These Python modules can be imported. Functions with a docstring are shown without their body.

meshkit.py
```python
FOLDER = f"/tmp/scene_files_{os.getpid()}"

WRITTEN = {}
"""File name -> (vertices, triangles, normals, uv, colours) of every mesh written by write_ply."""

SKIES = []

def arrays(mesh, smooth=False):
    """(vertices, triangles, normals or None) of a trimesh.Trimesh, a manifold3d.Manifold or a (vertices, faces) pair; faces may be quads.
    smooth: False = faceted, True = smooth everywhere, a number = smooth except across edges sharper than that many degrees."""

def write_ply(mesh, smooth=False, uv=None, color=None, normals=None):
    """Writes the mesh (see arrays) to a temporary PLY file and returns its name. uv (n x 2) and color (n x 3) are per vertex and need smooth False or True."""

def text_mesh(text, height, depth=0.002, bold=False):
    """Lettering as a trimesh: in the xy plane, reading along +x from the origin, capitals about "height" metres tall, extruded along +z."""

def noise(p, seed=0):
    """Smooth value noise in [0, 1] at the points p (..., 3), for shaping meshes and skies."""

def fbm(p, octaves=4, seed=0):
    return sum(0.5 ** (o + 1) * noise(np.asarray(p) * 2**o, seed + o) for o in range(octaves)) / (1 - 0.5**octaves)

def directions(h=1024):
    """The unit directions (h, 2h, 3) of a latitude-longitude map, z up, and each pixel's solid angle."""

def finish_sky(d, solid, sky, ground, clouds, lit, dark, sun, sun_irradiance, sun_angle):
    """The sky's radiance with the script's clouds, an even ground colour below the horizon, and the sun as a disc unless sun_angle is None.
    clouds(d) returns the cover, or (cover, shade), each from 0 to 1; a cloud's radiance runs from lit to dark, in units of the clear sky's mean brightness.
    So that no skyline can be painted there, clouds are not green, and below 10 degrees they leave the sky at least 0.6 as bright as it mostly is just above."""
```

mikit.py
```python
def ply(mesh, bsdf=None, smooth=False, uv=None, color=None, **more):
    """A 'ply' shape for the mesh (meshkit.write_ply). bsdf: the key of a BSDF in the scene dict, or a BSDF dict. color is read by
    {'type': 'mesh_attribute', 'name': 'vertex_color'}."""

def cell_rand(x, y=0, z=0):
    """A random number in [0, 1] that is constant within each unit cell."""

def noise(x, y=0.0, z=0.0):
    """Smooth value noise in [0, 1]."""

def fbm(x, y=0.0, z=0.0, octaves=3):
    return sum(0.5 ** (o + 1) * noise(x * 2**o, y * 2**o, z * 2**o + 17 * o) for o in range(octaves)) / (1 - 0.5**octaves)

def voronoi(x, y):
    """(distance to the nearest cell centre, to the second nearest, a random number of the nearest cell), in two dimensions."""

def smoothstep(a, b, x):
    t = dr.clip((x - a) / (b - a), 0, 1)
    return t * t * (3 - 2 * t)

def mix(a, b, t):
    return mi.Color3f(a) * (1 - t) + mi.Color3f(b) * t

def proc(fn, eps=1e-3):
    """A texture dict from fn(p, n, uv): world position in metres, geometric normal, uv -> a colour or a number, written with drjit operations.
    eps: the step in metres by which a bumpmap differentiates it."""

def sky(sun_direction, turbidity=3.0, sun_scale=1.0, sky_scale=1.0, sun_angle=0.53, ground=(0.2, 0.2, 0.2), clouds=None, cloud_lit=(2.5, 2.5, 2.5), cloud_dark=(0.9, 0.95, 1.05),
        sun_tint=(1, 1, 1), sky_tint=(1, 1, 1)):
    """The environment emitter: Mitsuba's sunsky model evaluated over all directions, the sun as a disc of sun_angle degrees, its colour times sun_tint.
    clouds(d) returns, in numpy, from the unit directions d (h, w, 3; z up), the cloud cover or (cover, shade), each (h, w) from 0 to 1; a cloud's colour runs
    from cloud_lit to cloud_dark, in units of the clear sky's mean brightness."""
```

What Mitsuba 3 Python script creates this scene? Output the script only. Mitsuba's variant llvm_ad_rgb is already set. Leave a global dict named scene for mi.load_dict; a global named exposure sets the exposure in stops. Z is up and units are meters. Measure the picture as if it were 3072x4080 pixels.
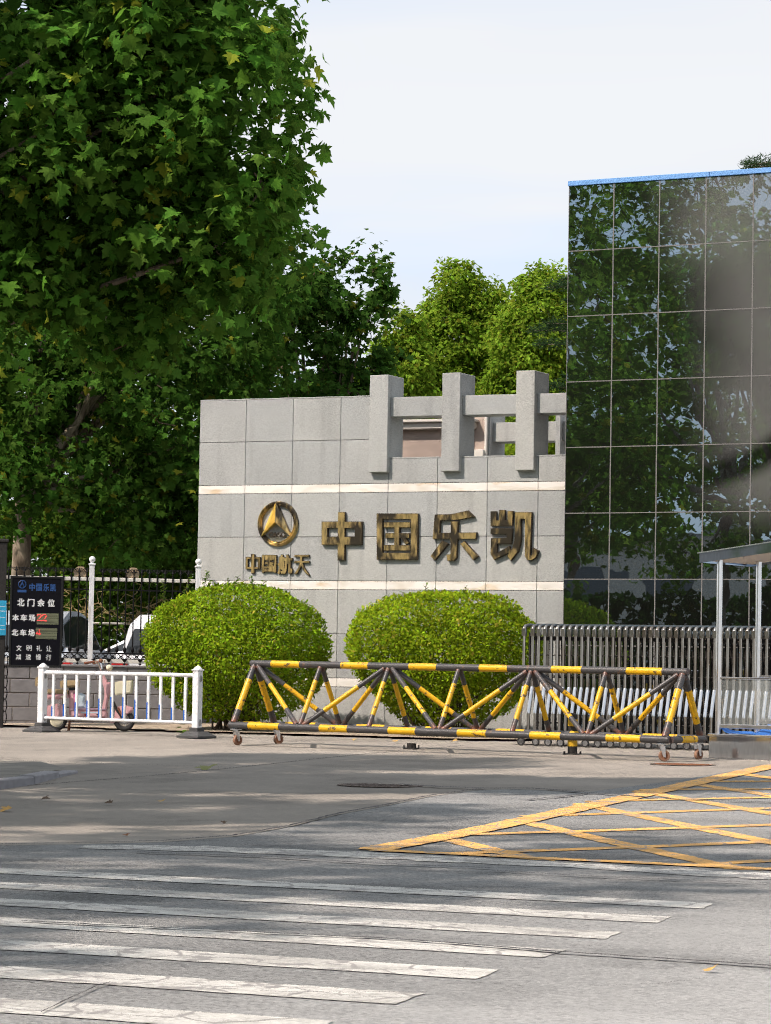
import math, random, json
import numpy as np, trimesh, mitsuba as mi, drjit as dr, mikit, meshkit
from mikit import noise, fbm, voronoi, cell_rand, smoothstep, mix
from shapely.geometry import Polygon, LineString, box as sbox
from shapely.ops import unary_union
from shapely import affinity

T = mi.ScalarTransform4f
scene, labels = {'type': 'scene'}, {}
rng = np.random.default_rng(7)

# ---------------------------------------------------------------- camera, sky, exposure
# axes: x runs along the sign wall, y goes away from the street, z up; the camera stands across the street
PITCH, ROLL, YAW, EYE = math.radians(3.0167), math.radians(0.9839), math.radians(25.4089), 1.2515
CY, SY = math.cos(YAW), math.sin(YAW)
def c2s(x, d):                                     # metres right of / ahead of the camera's place -> x, y of the site
    return np.array([x * CY - d * SY, x * SY + d * CY])
_fw = np.array([*c2s(0, math.cos(PITCH)), math.sin(PITCH)])
_rt0, _up0 = np.array([*c2s(1, 0), 0]), np.array([*c2s(0, -math.sin(PITCH)), math.cos(PITCH)])
_up = -math.sin(ROLL) * _rt0 + math.cos(ROLL) * _up0
scene['camera'] = {'type': 'perspective', 'fov': math.degrees(2 * math.atan(1536 / 11842.14)), 'fov_axis': 'x',
    'near_clip': 0.5, 'far_clip': 3000.0,
    'to_world': T().look_at(origin=[0, 0, EYE], target=[float(a) for a in _fw + [0, 0, EYE]], up=[float(a) for a in _up])}
SUN = (-0.56, -1.0, 1.28)
def clouds(d):
    p = d / np.maximum(d[..., 2:3], 0.06)
    n = meshkit.fbm(np.stack([p[..., 0] * 0.55 + 3.1, p[..., 1] * 0.9 + 1.7, p[..., 2] * 0 + 0.5], -1), 5)
    m = meshkit.fbm(np.stack([p[..., 0] * 0.3, p[..., 1] * 0.5, p[..., 2] * 0 + 7.5], -1), 4)
    return np.clip(0.78 + (n - 0.5) * 1.2, 0.35, 0.97), np.clip((m - 0.42) * 1.0, 0, 0.35)
scene['sky'] = mikit.sky(SUN, turbidity=4, sun_scale=0.73, sky_scale=1.0, sun_angle=0.9, ground=(0.25, 0.24, 0.22), clouds=clouds,
                         cloud_lit=(1.52, 1.545, 1.59), cloud_dark=(1.22, 1.27, 1.34), sun_tint=(0.95, 1.0, 1.2))
exposure = 2.48

# ---------------------------------------------------------------- helpers
def numbered(name):
    if name not in used: used.add(name); return name
    i = counts.get(name, 1)
    while f'{name}_{i:03d}' in used: i += 1
    counts[name] = i; k = f'{name}_{i:03d}'; used.add(k); return k
used, counts = set(), {}
def thing(name, label, cat=None, group=None, kind=None):
    k = numbered(name); labels[k] = {'label': label}
    if cat: labels[k]['category'] = cat
    if group: labels[k]['group'] = group
    if kind: labels[k]['kind'] = kind
    return k
def part(name, shape, parent, label=None, kind=None):
    k = numbered(parent + '__' + name); scene[k] = shape
    if label or kind:
        labels[k] = {}
        if label: labels[k]['label'] = label
        if kind: labels[k]['kind'] = kind
    return k
def struct(name, shape, label):
    k = numbered(name); scene[k] = shape; labels[k] = {'label': label, 'kind': 'structure'}; return k
def solo(name, shape, label, cat, group=None, kind=None):
    k = thing(name, label, cat, group, kind); scene[k] = shape; return k
def P(mesh, bsdf, smooth=False, **kw): return mikit.ply(mesh, bsdf, smooth=smooth, **kw)
def at(shape, x=0, y=0, z=0, rz=0):
    return {**shape, 'to_world': T().translate([float(x), float(y), float(z)]).rotate([0, 0, 1], float(rz))}
cat = trimesh.util.concatenate
def box(x0, x1, y0, y1, z0, z1, b=0.0):
    if b <= 0:
        m = trimesh.creation.box(extents=[x1 - x0, y1 - y0, z1 - z0])
        m.apply_translation([(x0 + x1) / 2, (y0 + y1) / 2, (z0 + z1) / 2]); return m
    pts = []
    for i in (0, 1):
        for j in (0, 1):
            for k in (0, 1):
                for q in range(3):
                    e = [b, b, b]; e[q] = 0
                    pts.append([(x0 + e[0]) if i == 0 else (x1 - e[0]), (y0 + e[1]) if j == 0 else (y1 - e[1]), (z0 + e[2]) if k == 0 else (z1 - e[2])])
    return trimesh.convex.convex_hull(np.array(pts))
def tube(pts, r, sides=10, cap=True):
    p = np.asarray(pts, float); n = len(p); r = np.broadcast_to(np.asarray(r, float), (n,))
    t = np.gradient(p, axis=0); t /= np.linalg.norm(t, axis=1, keepdims=True) + 1e-12
    ref = np.array([0, 0, 1.0]) if abs(t[:, 2]).mean() < 0.8 else np.array([1.0, 0, 0])
    a = np.cross(t, ref); a /= np.linalg.norm(a, axis=1, keepdims=True) + 1e-12
    b = np.cross(t, a); ang = np.arange(sides) * 2 * np.pi / sides
    v = (p[:, None] + r[:, None, None] * (np.cos(ang)[None, :, None] * a[:, None] + np.sin(ang)[None, :, None] * b[:, None])).reshape(-1, 3)
    f = []
    for i in range(n - 1):
        for j in range(sides):
            k = (j + 1) % sides
            f += [[i * sides + j, i * sides + k, (i + 1) * sides + k], [i * sides + j, (i + 1) * sides + k, (i + 1) * sides + j]]
    if cap:
        v = np.vstack([v, p[:1], p[-1:]]); c0, c1 = len(v) - 2, len(v) - 1
        for j in range(sides):
            k = (j + 1) % sides
            f += [[c0, k, j], [c1, (n - 1) * sides + j, (n - 1) * sides + k]]
    m = trimesh.Trimesh(v, np.array(f), process=False)
    if m.volume < 0: m.invert()
    return m
def lathe(prof, n=24):                               # prof: (radius, height) from bottom to top, round the z axis
    return trimesh.creation.revolve(np.array(prof, float), sections=n)
def prism(poly, h):                                  # polygon in xy, extruded along +z
    return cat([trimesh.creation.extrude_polygon(g, h, engine='earcut') for g in getattr(poly, 'geoms', [poly]) if g.area > 1e-9])
def upright(m):                                      # (x, y, z) -> (x, -z.. ) : polygon of the xy plane stood up in xz, thickness towards -y
    v = np.array(m.vertices); m2 = trimesh.Trimesh(np.stack([v[:, 0], -v[:, 2], v[:, 1]], 1), np.array(m.faces), process=False)
    return m2
def moved(m, x=0, y=0, z=0, rz=0):
    m = m.copy(); m.apply_transform(trimesh.transformations.rotation_matrix(math.radians(rz), [0, 0, 1])); m.apply_translation([x, y, z]); return m
VB = [-60, -20, -6] + [16 + 0.5 * i for i in range(0, 17)] + [26, 28, 30, 33, 36, 39, 42, 46, 52, 60, 75, 100, 140, 220, 400]
def zg0(v):
    v = float(v)
    if v < 18: return 0.0
    if v < 22: return 0.0175 * (v - 18) ** 2 / 8
    if v < 46: return 0.0175 * (v - 20)
    return 0.455
VZ = [zg0(v) for v in VB]
def zg(v): return float(np.interp(v, VB, VZ))        # the ground rises gently from the street to the gate
def drape(poly, dz):
    ms = []
    x0, y0, x1, y1 = poly.bounds
    for a, b in zip(VB[:-1], VB[1:]):
        if b <= y0 or a >= y1: continue
        c = poly.intersection(sbox(x0 - 1, a, x1 + 1, b))
        for g in getattr(c, 'geoms', [c]):
            if g.geom_type != 'Polygon' or g.area < 1e-7: continue
            vv, ff = trimesh.creation.triangulate_polygon(g, engine='earcut')
            z = np.interp(vv[:, 1], VB, VZ) + dz
            m = trimesh.Trimesh(np.column_stack([vv, z]), ff, process=False)
            if len(ff) and m.face_normals[0][2] < 0: m.invert()
            ms.append(m)
    return cat(ms)
def ribbon(pts, w, seed=0, jit=0.3, step=0.06):      # uneven strip along a polyline, in plan
    ls = LineString(pts); n = max(3, int(ls.length / step)); r = np.random.default_rng(seed); L, R_ = [], []
    for i in range(n + 1):
        p = ls.interpolate(i / n, normalized=True); q = ls.interpolate(min(1, i / n + 0.01), normalized=True); o = ls.interpolate(max(0, i / n - 0.01), normalized=True)
        d = np.array([q.x - o.x, q.y - o.y]); d /= np.linalg.norm(d) + 1e-9; nn = np.array([-d[1], d[0]])
        ww = w * (0.5 + r.random()) / 2; c = np.array([p.x, p.y]) + nn * w * jit * (r.random() - 0.5) * 2
        L.append(c + nn * ww); R_.append(c - nn * ww)
    return Polygon(L + R_[::-1]).buffer(0)

# ---------------------------------------------------------------- materials
def mat(key, d): scene[key] = d; return key
def two(d): return {'type': 'twosided', 'bsdf': d}
def rgb(*c): return {'type': 'rgb', 'value': list(c)}
def pr(key, col, rough=0.5, metal=0.0, spec=0.5, **kw):
    return mat(key, two({'type': 'principled', 'base_color': rgb(*col) if isinstance(col, tuple) else col, 'roughness': rough, 'metallic': metal, 'specular': spec, **kw}))
def bumped(key, d, fn, scale, eps=2e-3):
    return mat(key, two({'type': 'bumpmap', 'arbitrary': mikit.proc(fn, eps), 'scale': scale, 'bsdf': d}))
def granite(tone, seed):
    def fn(p, n, uv):
        s = noise(p.x * 160 + seed, p.y * 160, p.z * 160) * 0.55 + noise(p.x * 60, p.y * 60 + seed, p.z * 60) * 0.45
        b = fbm(p.x * 1.3 + seed, p.y * 1.3, p.z * 0.8)
        st = fbm(p.x * 9, p.y * 9, p.z * 0.6 + seed)
        k = 0.70 + 0.55 * s + 0.26 * (b - 0.5) - 0.12 * smoothstep(0.52, 0.78, st) - 0.25 * smoothstep(0.9, 0.35, p.z) * smoothstep(0.4, 0.6, b)
        return mi.Color3f(tone[0], tone[1], tone[2]) * k
    return mikit.proc(fn)
for i, t in enumerate([(0.354, 0.366, 0.352), (0.340, 0.351, 0.341), (0.374, 0.382, 0.361), (0.326, 0.340, 0.333)]):
    pr(f'granite_{i}', granite(t, 3.7 * i), 0.75, spec=0.3)
def marble_fn(p, n, uv):
    v = fbm(p.x * 3, p.y * 3, p.z * 9 + fbm(p.x * 2, 0, p.z * 5) * 2)
    st = smoothstep(0.62, 0.78, fbm(p.x * 2.2 + 5, p.y, p.z * 7, 4))
    return mix((0.72, 0.70, 0.65), (0.56, 0.51, 0.42), smoothstep(0.42, 0.72, v) * 0.7) * (1 - 0.35 * st * mi.Color3f(0.3, 0.7, 1.2))
pr('marble', mikit.proc(marble_fn), 0.4)
pr('mortar', (0.15, 0.145, 0.14), 0.9)
def asphalt_fn(p, n, uv):
    s = noise(p.x * 120, p.y * 120) * 0.5 + noise(p.x * 45, p.y * 45) * 0.5
    b = fbm(p.x * 0.55, p.y * 0.55, 0, 5)
    tr = smoothstep(0.4, 0.7, fbm(p.x * 0.25 + 9, p.y * 1.6, 0, 4))
    oil = smoothstep(0.60, 0.74, fbm(p.x * 1.1 + 31, p.y * 1.3, 0, 4))
    g = smoothstep(0.45, 0.9, noise(p.x * 85 + 7, p.y * 85)) - smoothstep(0.5, 0.15, noise(p.x * 60 + 3, p.y * 60 + 9))
    lane = 0.5 + 0.5 * dr.sin(p.y * 3.3 + 0.5 * fbm(p.x * 0.4, p.y * 0.5, 0, 3))
    patch = smoothstep(0.49, 0.53, fbm(p.x * 0.21 + 60, p.y * 0.33 + 12, 0, 3))
    k = 0.60 + 0.42 * s + 0.22 * g + 0.42 * (b - 0.5) + 0.12 * tr - 0.20 * oil - 0.03 * lane - 0.07 * patch
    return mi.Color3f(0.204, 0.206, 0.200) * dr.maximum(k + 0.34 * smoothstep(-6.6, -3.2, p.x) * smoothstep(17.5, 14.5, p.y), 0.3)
def asphalt_h(p, n, uv): return noise(p.x * 75, p.y * 75) + 0.5 * noise(p.x * 190, p.y * 190)
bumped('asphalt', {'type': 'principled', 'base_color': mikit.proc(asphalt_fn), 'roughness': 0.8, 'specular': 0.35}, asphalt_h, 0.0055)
def concrete_fn(p, n, uv):
    s = noise(p.x * 90, p.y * 90) * 0.5 + noise(p.x * 25, p.y * 25) * 0.5
    b = fbm(p.x * 0.5 + 4, p.y * 0.5, 0, 5); c = fbm(p.x * 2.4, p.y * 2.4 + 8, 0, 4)
    k = 0.78 + 0.24 * s + 0.35 * (b - 0.5) + 0.22 * (c - 0.5) - 0.12 * smoothstep(0.58, 0.7, fbm(p.x * 1.3 + 40, p.y * 0.9, 0, 4))
    return mi.Color3f(0.206, 0.188, 0.163) * k
bumped('concrete', {'type': 'principled', 'base_color': mikit.proc(concrete_fn), 'roughness': 0.85, 'specular': 0.3}, asphalt_h, 0.0012)
def soil_fn(p, n, uv):
    s = fbm(p.x * 14, p.y * 14, p.z * 3, 4); return mix((0.13, 0.10, 0.07), (0.28, 0.235, 0.18), s)
pr('soil', mikit.proc(soil_fn), 0.95)
def paint(col, cell, crack, loss, seed, under=(0.17, 0.163, 0.155)):
    def fn(p, n, uv):
        wx = p.x + 0.10 * fbm(p.x * 6 + seed, p.y * 6, 0, 3); wy = p.y + 0.10 * fbm(p.x * 6, p.y * 6 + seed + 9, 0, 3)
        a, b, c = voronoi(wx / cell + seed, wy / (cell * 0.8)); a2, b2, c2 = voronoi(wx / (cell * 0.31) + 3 * seed, wy / (cell * 0.27))
        cr = 1 - smoothstep(crack * 0.35, crack, b - a); cr2 = (1 - smoothstep(crack * 0.3, crack * 1.1, b2 - a2)) * smoothstep(0.42, 0.6, fbm(p.x * 1.3 + seed, p.y * 1.9, 0, 3))
        w = fbm(p.x * 11 + seed, p.y * 11, 0, 4); lo = smoothstep(1 - loss - 0.06, 1 - loss + 0.06, w)
        d = 0.80 + 0.30 * noise(p.x * 70, p.y * 70) - 0.28 * smoothstep(0.40, 0.75, fbm(p.x * 2.1 + seed, p.y * 3.3, 0, 4))
        k = dr.maximum(dr.maximum(cr * 0.85, cr2 * 0.6), lo * 0.9)
        return mix(mi.Color3f(*col) * d, under, k)
    return mikit.proc(fn)
pr('zebra_paint', paint((0.385, 0.38, 0.35), 0.36, 0.075, 0.33, 1.3), 0.75)
pr('line_paint', paint((0.44, 0.43, 0.39), 0.11, 0.17, 0.40, 4.1), 0.75)
pr('yellow_paint', paint((0.60, 0.325, 0.085), 0.34, 0.055, 0.33, 7.7), 0.7)
pr('tar', (0.045, 0.043, 0.042), 0.85)
pr('iron_cover', mikit.proc(lambda p, n, uv: mi.Color3f(0.11, 0.085, 0.07) * (0.6 + 0.8 * noise(p.x * 40, p.y * 40))), 0.7, 0.3)
def bark_fn(p, n, uv):
    s = fbm(p.x * 7, p.y * 7, p.z * 2.2, 4); a, b, c = voronoi(p.x * 5 + p.y * 5, p.z * 3.2)
    return mix((0.115, 0.085, 0.058), (0.29, 0.245, 0.18), smoothstep(0.35, 0.7, s * 0.7 + c * 0.3))
pr('bark', mikit.proc(bark_fn), 0.9)
pr('twig', (0.09, 0.062, 0.042), 0.9)
def leafmat(key, tr=0.9, rough=0.45):
    return mat(key, {'type': 'principledthin', 'base_color': {'type': 'mesh_attribute', 'name': 'vertex_color'}, 'roughness': rough, 'diff_trans': tr, 'spec_trans': 0.0, 'eta': 1.4})
leafmat('leaf', 1.1); leafmat('leaf_bush', 0.7, 0.35)
pr('dry_leaf', (0.42, 0.25, 0.07), 0.7); pr('green_leaf_fallen', (0.16, 0.17, 0.05), 0.7)
def pipe_fn(p, n, uv):
    r1 = fbm(p.x * 22, p.y * 22, p.z * 22, 4); r2 = fbm(p.x * 70, p.y * 70, p.z * 70, 3); big = fbm(p.x * 2.3, p.y * 2.3, p.z * 2.3 + 5, 3)
    yel = mix((0.72, 0.42, 0.004), (0.60, 0.32, 0.004), r2); blk = mix((0.028, 0.028, 0.03), (0.075, 0.072, 0.07), r2)
    c = dr.select(uv.x > 0.5, yel, blk)
    chip = smoothstep(0.61, 0.66, r1 * 0.75 + big * 0.25) * dr.select(uv.x > 0.5, mi.Float(1), mi.Float(0.7))
    scr = smoothstep(0.64, 0.72, fbm(p.x * 40, p.y * 40, p.z * 9, 3)) * 0.55
    c = mix(c, (0.06, 0.042, 0.03), chip * 0.9)
    c = mix(c, (0.20, 0.10, 0.05), scr * smoothstep(0.45, 0.6, big) * dr.select(uv.x > 0.5, mi.Float(0.35), mi.Float(1.0)))
    return mix(c, (0.24, 0.075, 0.03), uv.y * smoothstep(0.3, 0.6, r1) * 0.9)
pr('pipe_paint', mikit.proc(pipe_fn), 0.42)
pr('rust', mikit.proc(lambda p, n, uv: mix((0.10, 0.045, 0.022), (0.26, 0.10, 0.045), fbm(p.x * 30, p.y * 30, p.z * 30, 3))), 0.85)
pr('orange_wheel', mikit.proc(lambda p, n, uv: mix((0.17, 0.085, 0.05), (0.29, 0.16, 0.10), fbm(p.x * 50, p.y * 50, p.z * 50, 3))), 0.6)
def bronze_fn(p, n, uv):
    a = fbm(p.x * 5, p.y * 5, p.z * 2.2, 4); b = fbm(p.x * 30, p.y * 30, p.z * 7 + 3, 3)
    t = smoothstep(0.40, 0.68, a * 0.7 + b * 0.3)
    return mix((0.040, 0.033, 0.022), (0.72, 0.53, 0.22), t)
def bronze_m(p, n, uv): return 0.35 + 0.45 * smoothstep(0.4, 0.65, fbm(p.x * 5, p.y * 5, p.z * 2.2, 4))
mat('bronze', two({'type': 'principled', 'base_color': mikit.proc(bronze_fn), 'roughness': 0.30, 'metallic': mikit.proc(bronze_m), 'specular': 0.5}))
mat('gold', two({'type': 'principled', 'base_color': mikit.proc(lambda p, n, uv: mix((0.28, 0.20, 0.04), (0.80, 0.50, 0.09), smoothstep(0.35, 0.6, fbm(p.x * 9, p.y * 9, p.z * 9, 3)))), 'roughness': 0.3, 'metallic': 0.35}))
pr('bronze_side', (0.06, 0.045, 0.028), 0.5, 0.5)
def steel(key, c, r, stain=0.0):
    def fn(p, n, uv):
        s = fbm(p.x * 6, p.y * 6, p.z * 2.0, 4); k = fbm(p.x * 60, p.y * 60, p.z * 9, 3)
        return mix(mi.Color3f(*c) * (0.85 + 0.3 * k), (0.17, 0.10, 0.05), stain * smoothstep(0.45, 0.7, s))
    return mat(key, two({'type': 'principled', 'base_color': mikit.proc(fn) if stain >= 0 else rgb(*c), 'metallic': 0.95, 'roughness': r}))
steel('chrome', (0.80, 0.80, 0.80), 0.16, 0.06); steel('steel_plate', (0.74, 0.75, 0.76), 0.10, 0.05); steel('mirror_steel', (0.30, 0.37, 0.46), 0.03, 0.0); steel('gate_tube', (0.47, 0.445, 0.40), 0.18, 0.5)
pr('dark_metal', (0.020, 0.018, 0.016), 0.6, 0.2); pr('black_iron', (0.006, 0.006, 0.007), 0.6, spec=0.15); pr('rubber', (0.022, 0.022, 0.022), 0.8)
pr('white_paint', mikit.proc(lambda p, n, uv: mix((0.70, 0.71, 0.72), (0.42, 0.40, 0.36), smoothstep(0.52, 0.78, fbm(p.x * 14, p.y * 14, p.z * 5, 4)) * 0.6)), 0.35)
pr('cream_white', (0.62, 0.60, 0.54), 0.45); pr('blue_film', (0.015, 0.10, 0.42), 0.35); pr('reflector', (0.33, 0.33, 0.35), 0.25, 0.4)
pr('base_rubber', (0.055, 0.055, 0.055), 0.75)
def glass_h(p, n, uv):
    return noise(p.x * 2.6 + 11, p.y * 2.6, p.z * 2.0) + 0.35 * noise(p.x * 6.1, p.y * 6.1 + 5, p.z * 4.7) + 0.10 * noise(p.x * 15, p.y * 15, p.z * 11)
def glass_c(p, n, uv):                                # one even blue grey mirror tint for all panes
    return mi.Color3f(0.225, 0.29, 0.345)
bumped('dark_glass', {'type': 'conductor', 'material': 'none', 'specular_reflectance': mikit.proc(glass_c)}, glass_h, 0.0004, 4e-3)
pr('painted_veil', (0.30, 0.30, 0.29), 0.9)  # grey of a window reflection, painted over the panes as a haze
def veil_w(p, n, uv):  # strength of the painted reflection haze: right panes only, broken by a dark arc
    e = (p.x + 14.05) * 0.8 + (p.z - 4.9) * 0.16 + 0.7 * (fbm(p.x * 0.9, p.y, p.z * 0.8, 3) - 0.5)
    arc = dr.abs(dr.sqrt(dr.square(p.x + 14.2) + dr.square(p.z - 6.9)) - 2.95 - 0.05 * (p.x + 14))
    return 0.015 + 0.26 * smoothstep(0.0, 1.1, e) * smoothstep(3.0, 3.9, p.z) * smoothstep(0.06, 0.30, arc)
mat('glass_pane', {'type': 'blendbsdf', 'weight': mikit.proc(veil_w), 'a': {'type': 'ref', 'id': 'dark_glass'}, 'b': {'type': 'ref', 'id': 'painted_veil'}})
pr('joint_metal', (0.15, 0.145, 0.14), 0.6, 0.0); pr('blue_cladding', (0.13, 0.30, 0.60), 0.5); pr('dark_wall', (0.05, 0.05, 0.055), 0.8)
pr('glass_dust', (0.55, 0.60, 0.58), 0.9)
mat('clear_glass', {'type': 'blendbsdf', 'weight': 0.16, 'a': {'type': 'thindielectric'}, 'b': {'type': 'ref', 'id': 'glass_dust'}})
pr('blue_mat', (0.025, 0.13, 0.42), 0.6); pr('roof_under', (0.60, 0.52, 0.42), 0.8)
def block_fn(p, n, uv):
    return mi.Color3f(0.205, 0.20, 0.205) * (0.75 + 0.5 * fbm(p.x * 9, p.y * 9, p.z * 12, 4))
pr('block', mikit.proc(block_fn), 0.85); pr('block_mortar', (0.17, 0.145, 0.12), 0.9)
def plaster_fn(p, n, uv):
    return mix((0.40, 0.32, 0.265), (0.30, 0.24, 0.205), smoothstep(0.4, 0.7, fbm(p.x * 1.6, p.y * 1.6, p.z * 3.4, 4)))
pr('plaster', mikit.proc(plaster_fn), 0.9); pr('pale_plaster', (0.50, 0.47, 0.42), 0.85)
pr('pink', mikit.proc(lambda p, n, uv: mi.Color3f(0.56, 0.33, 0.34) * (0.85 + 0.3 * fbm(p.x * 20, p.y * 20, p.z * 20, 3))), 0.4)
pr('mauve', (0.33, 0.22, 0.28), 0.5); pr('tan_seat', (0.33, 0.245, 0.13), 0.7); pr('cream_plastic', (0.62, 0.58, 0.42), 0.5); pr('brown_grip', (0.17, 0.06, 0.03), 0.6)
pr('pale_blue', (0.42, 0.50, 0.54), 0.6); pr('magenta', (0.55, 0.13, 0.30), 0.5)
pr('sign_black', (0.004, 0.004, 0.007), 0.5, spec=0.12); pr('sign_frame', (0.014, 0.015, 0.015), 0.5, spec=0.2); pr('sign_white', (0.62, 0.64, 0.64), 0.5); pr('sign_blue', (0.012, 0.06, 0.20), 0.5)
pr('led_screen', mikit.proc(lambda p, n, uv: mi.Color3f(0.085, 0.095, 0.055) * (0.6 + 0.8 * smoothstep(0.3, 0.6, noise(p.x * 3, p.y * 3, p.z * 95)))), 0.6)
pr('cyan_board', (0.02, 0.30, 0.50), 0.5)
pr('car_white', (0.62, 0.64, 0.66), 0.2, clearcoat=1.0); pr('car_silver', (0.42, 0.46, 0.50), 0.22, 0.3, clearcoat=1.0)
pr('car_glass', (0.015, 0.018, 0.02), 0.04, 0.0, 0.9); pr('tail_red', (0.45, 0.012, 0.012), 0.2, clearcoat=1.0)
pr('straw', (0.30, 0.225, 0.10), 0.8); pr('tan_stone', (0.38, 0.29, 0.19), 0.8)

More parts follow.
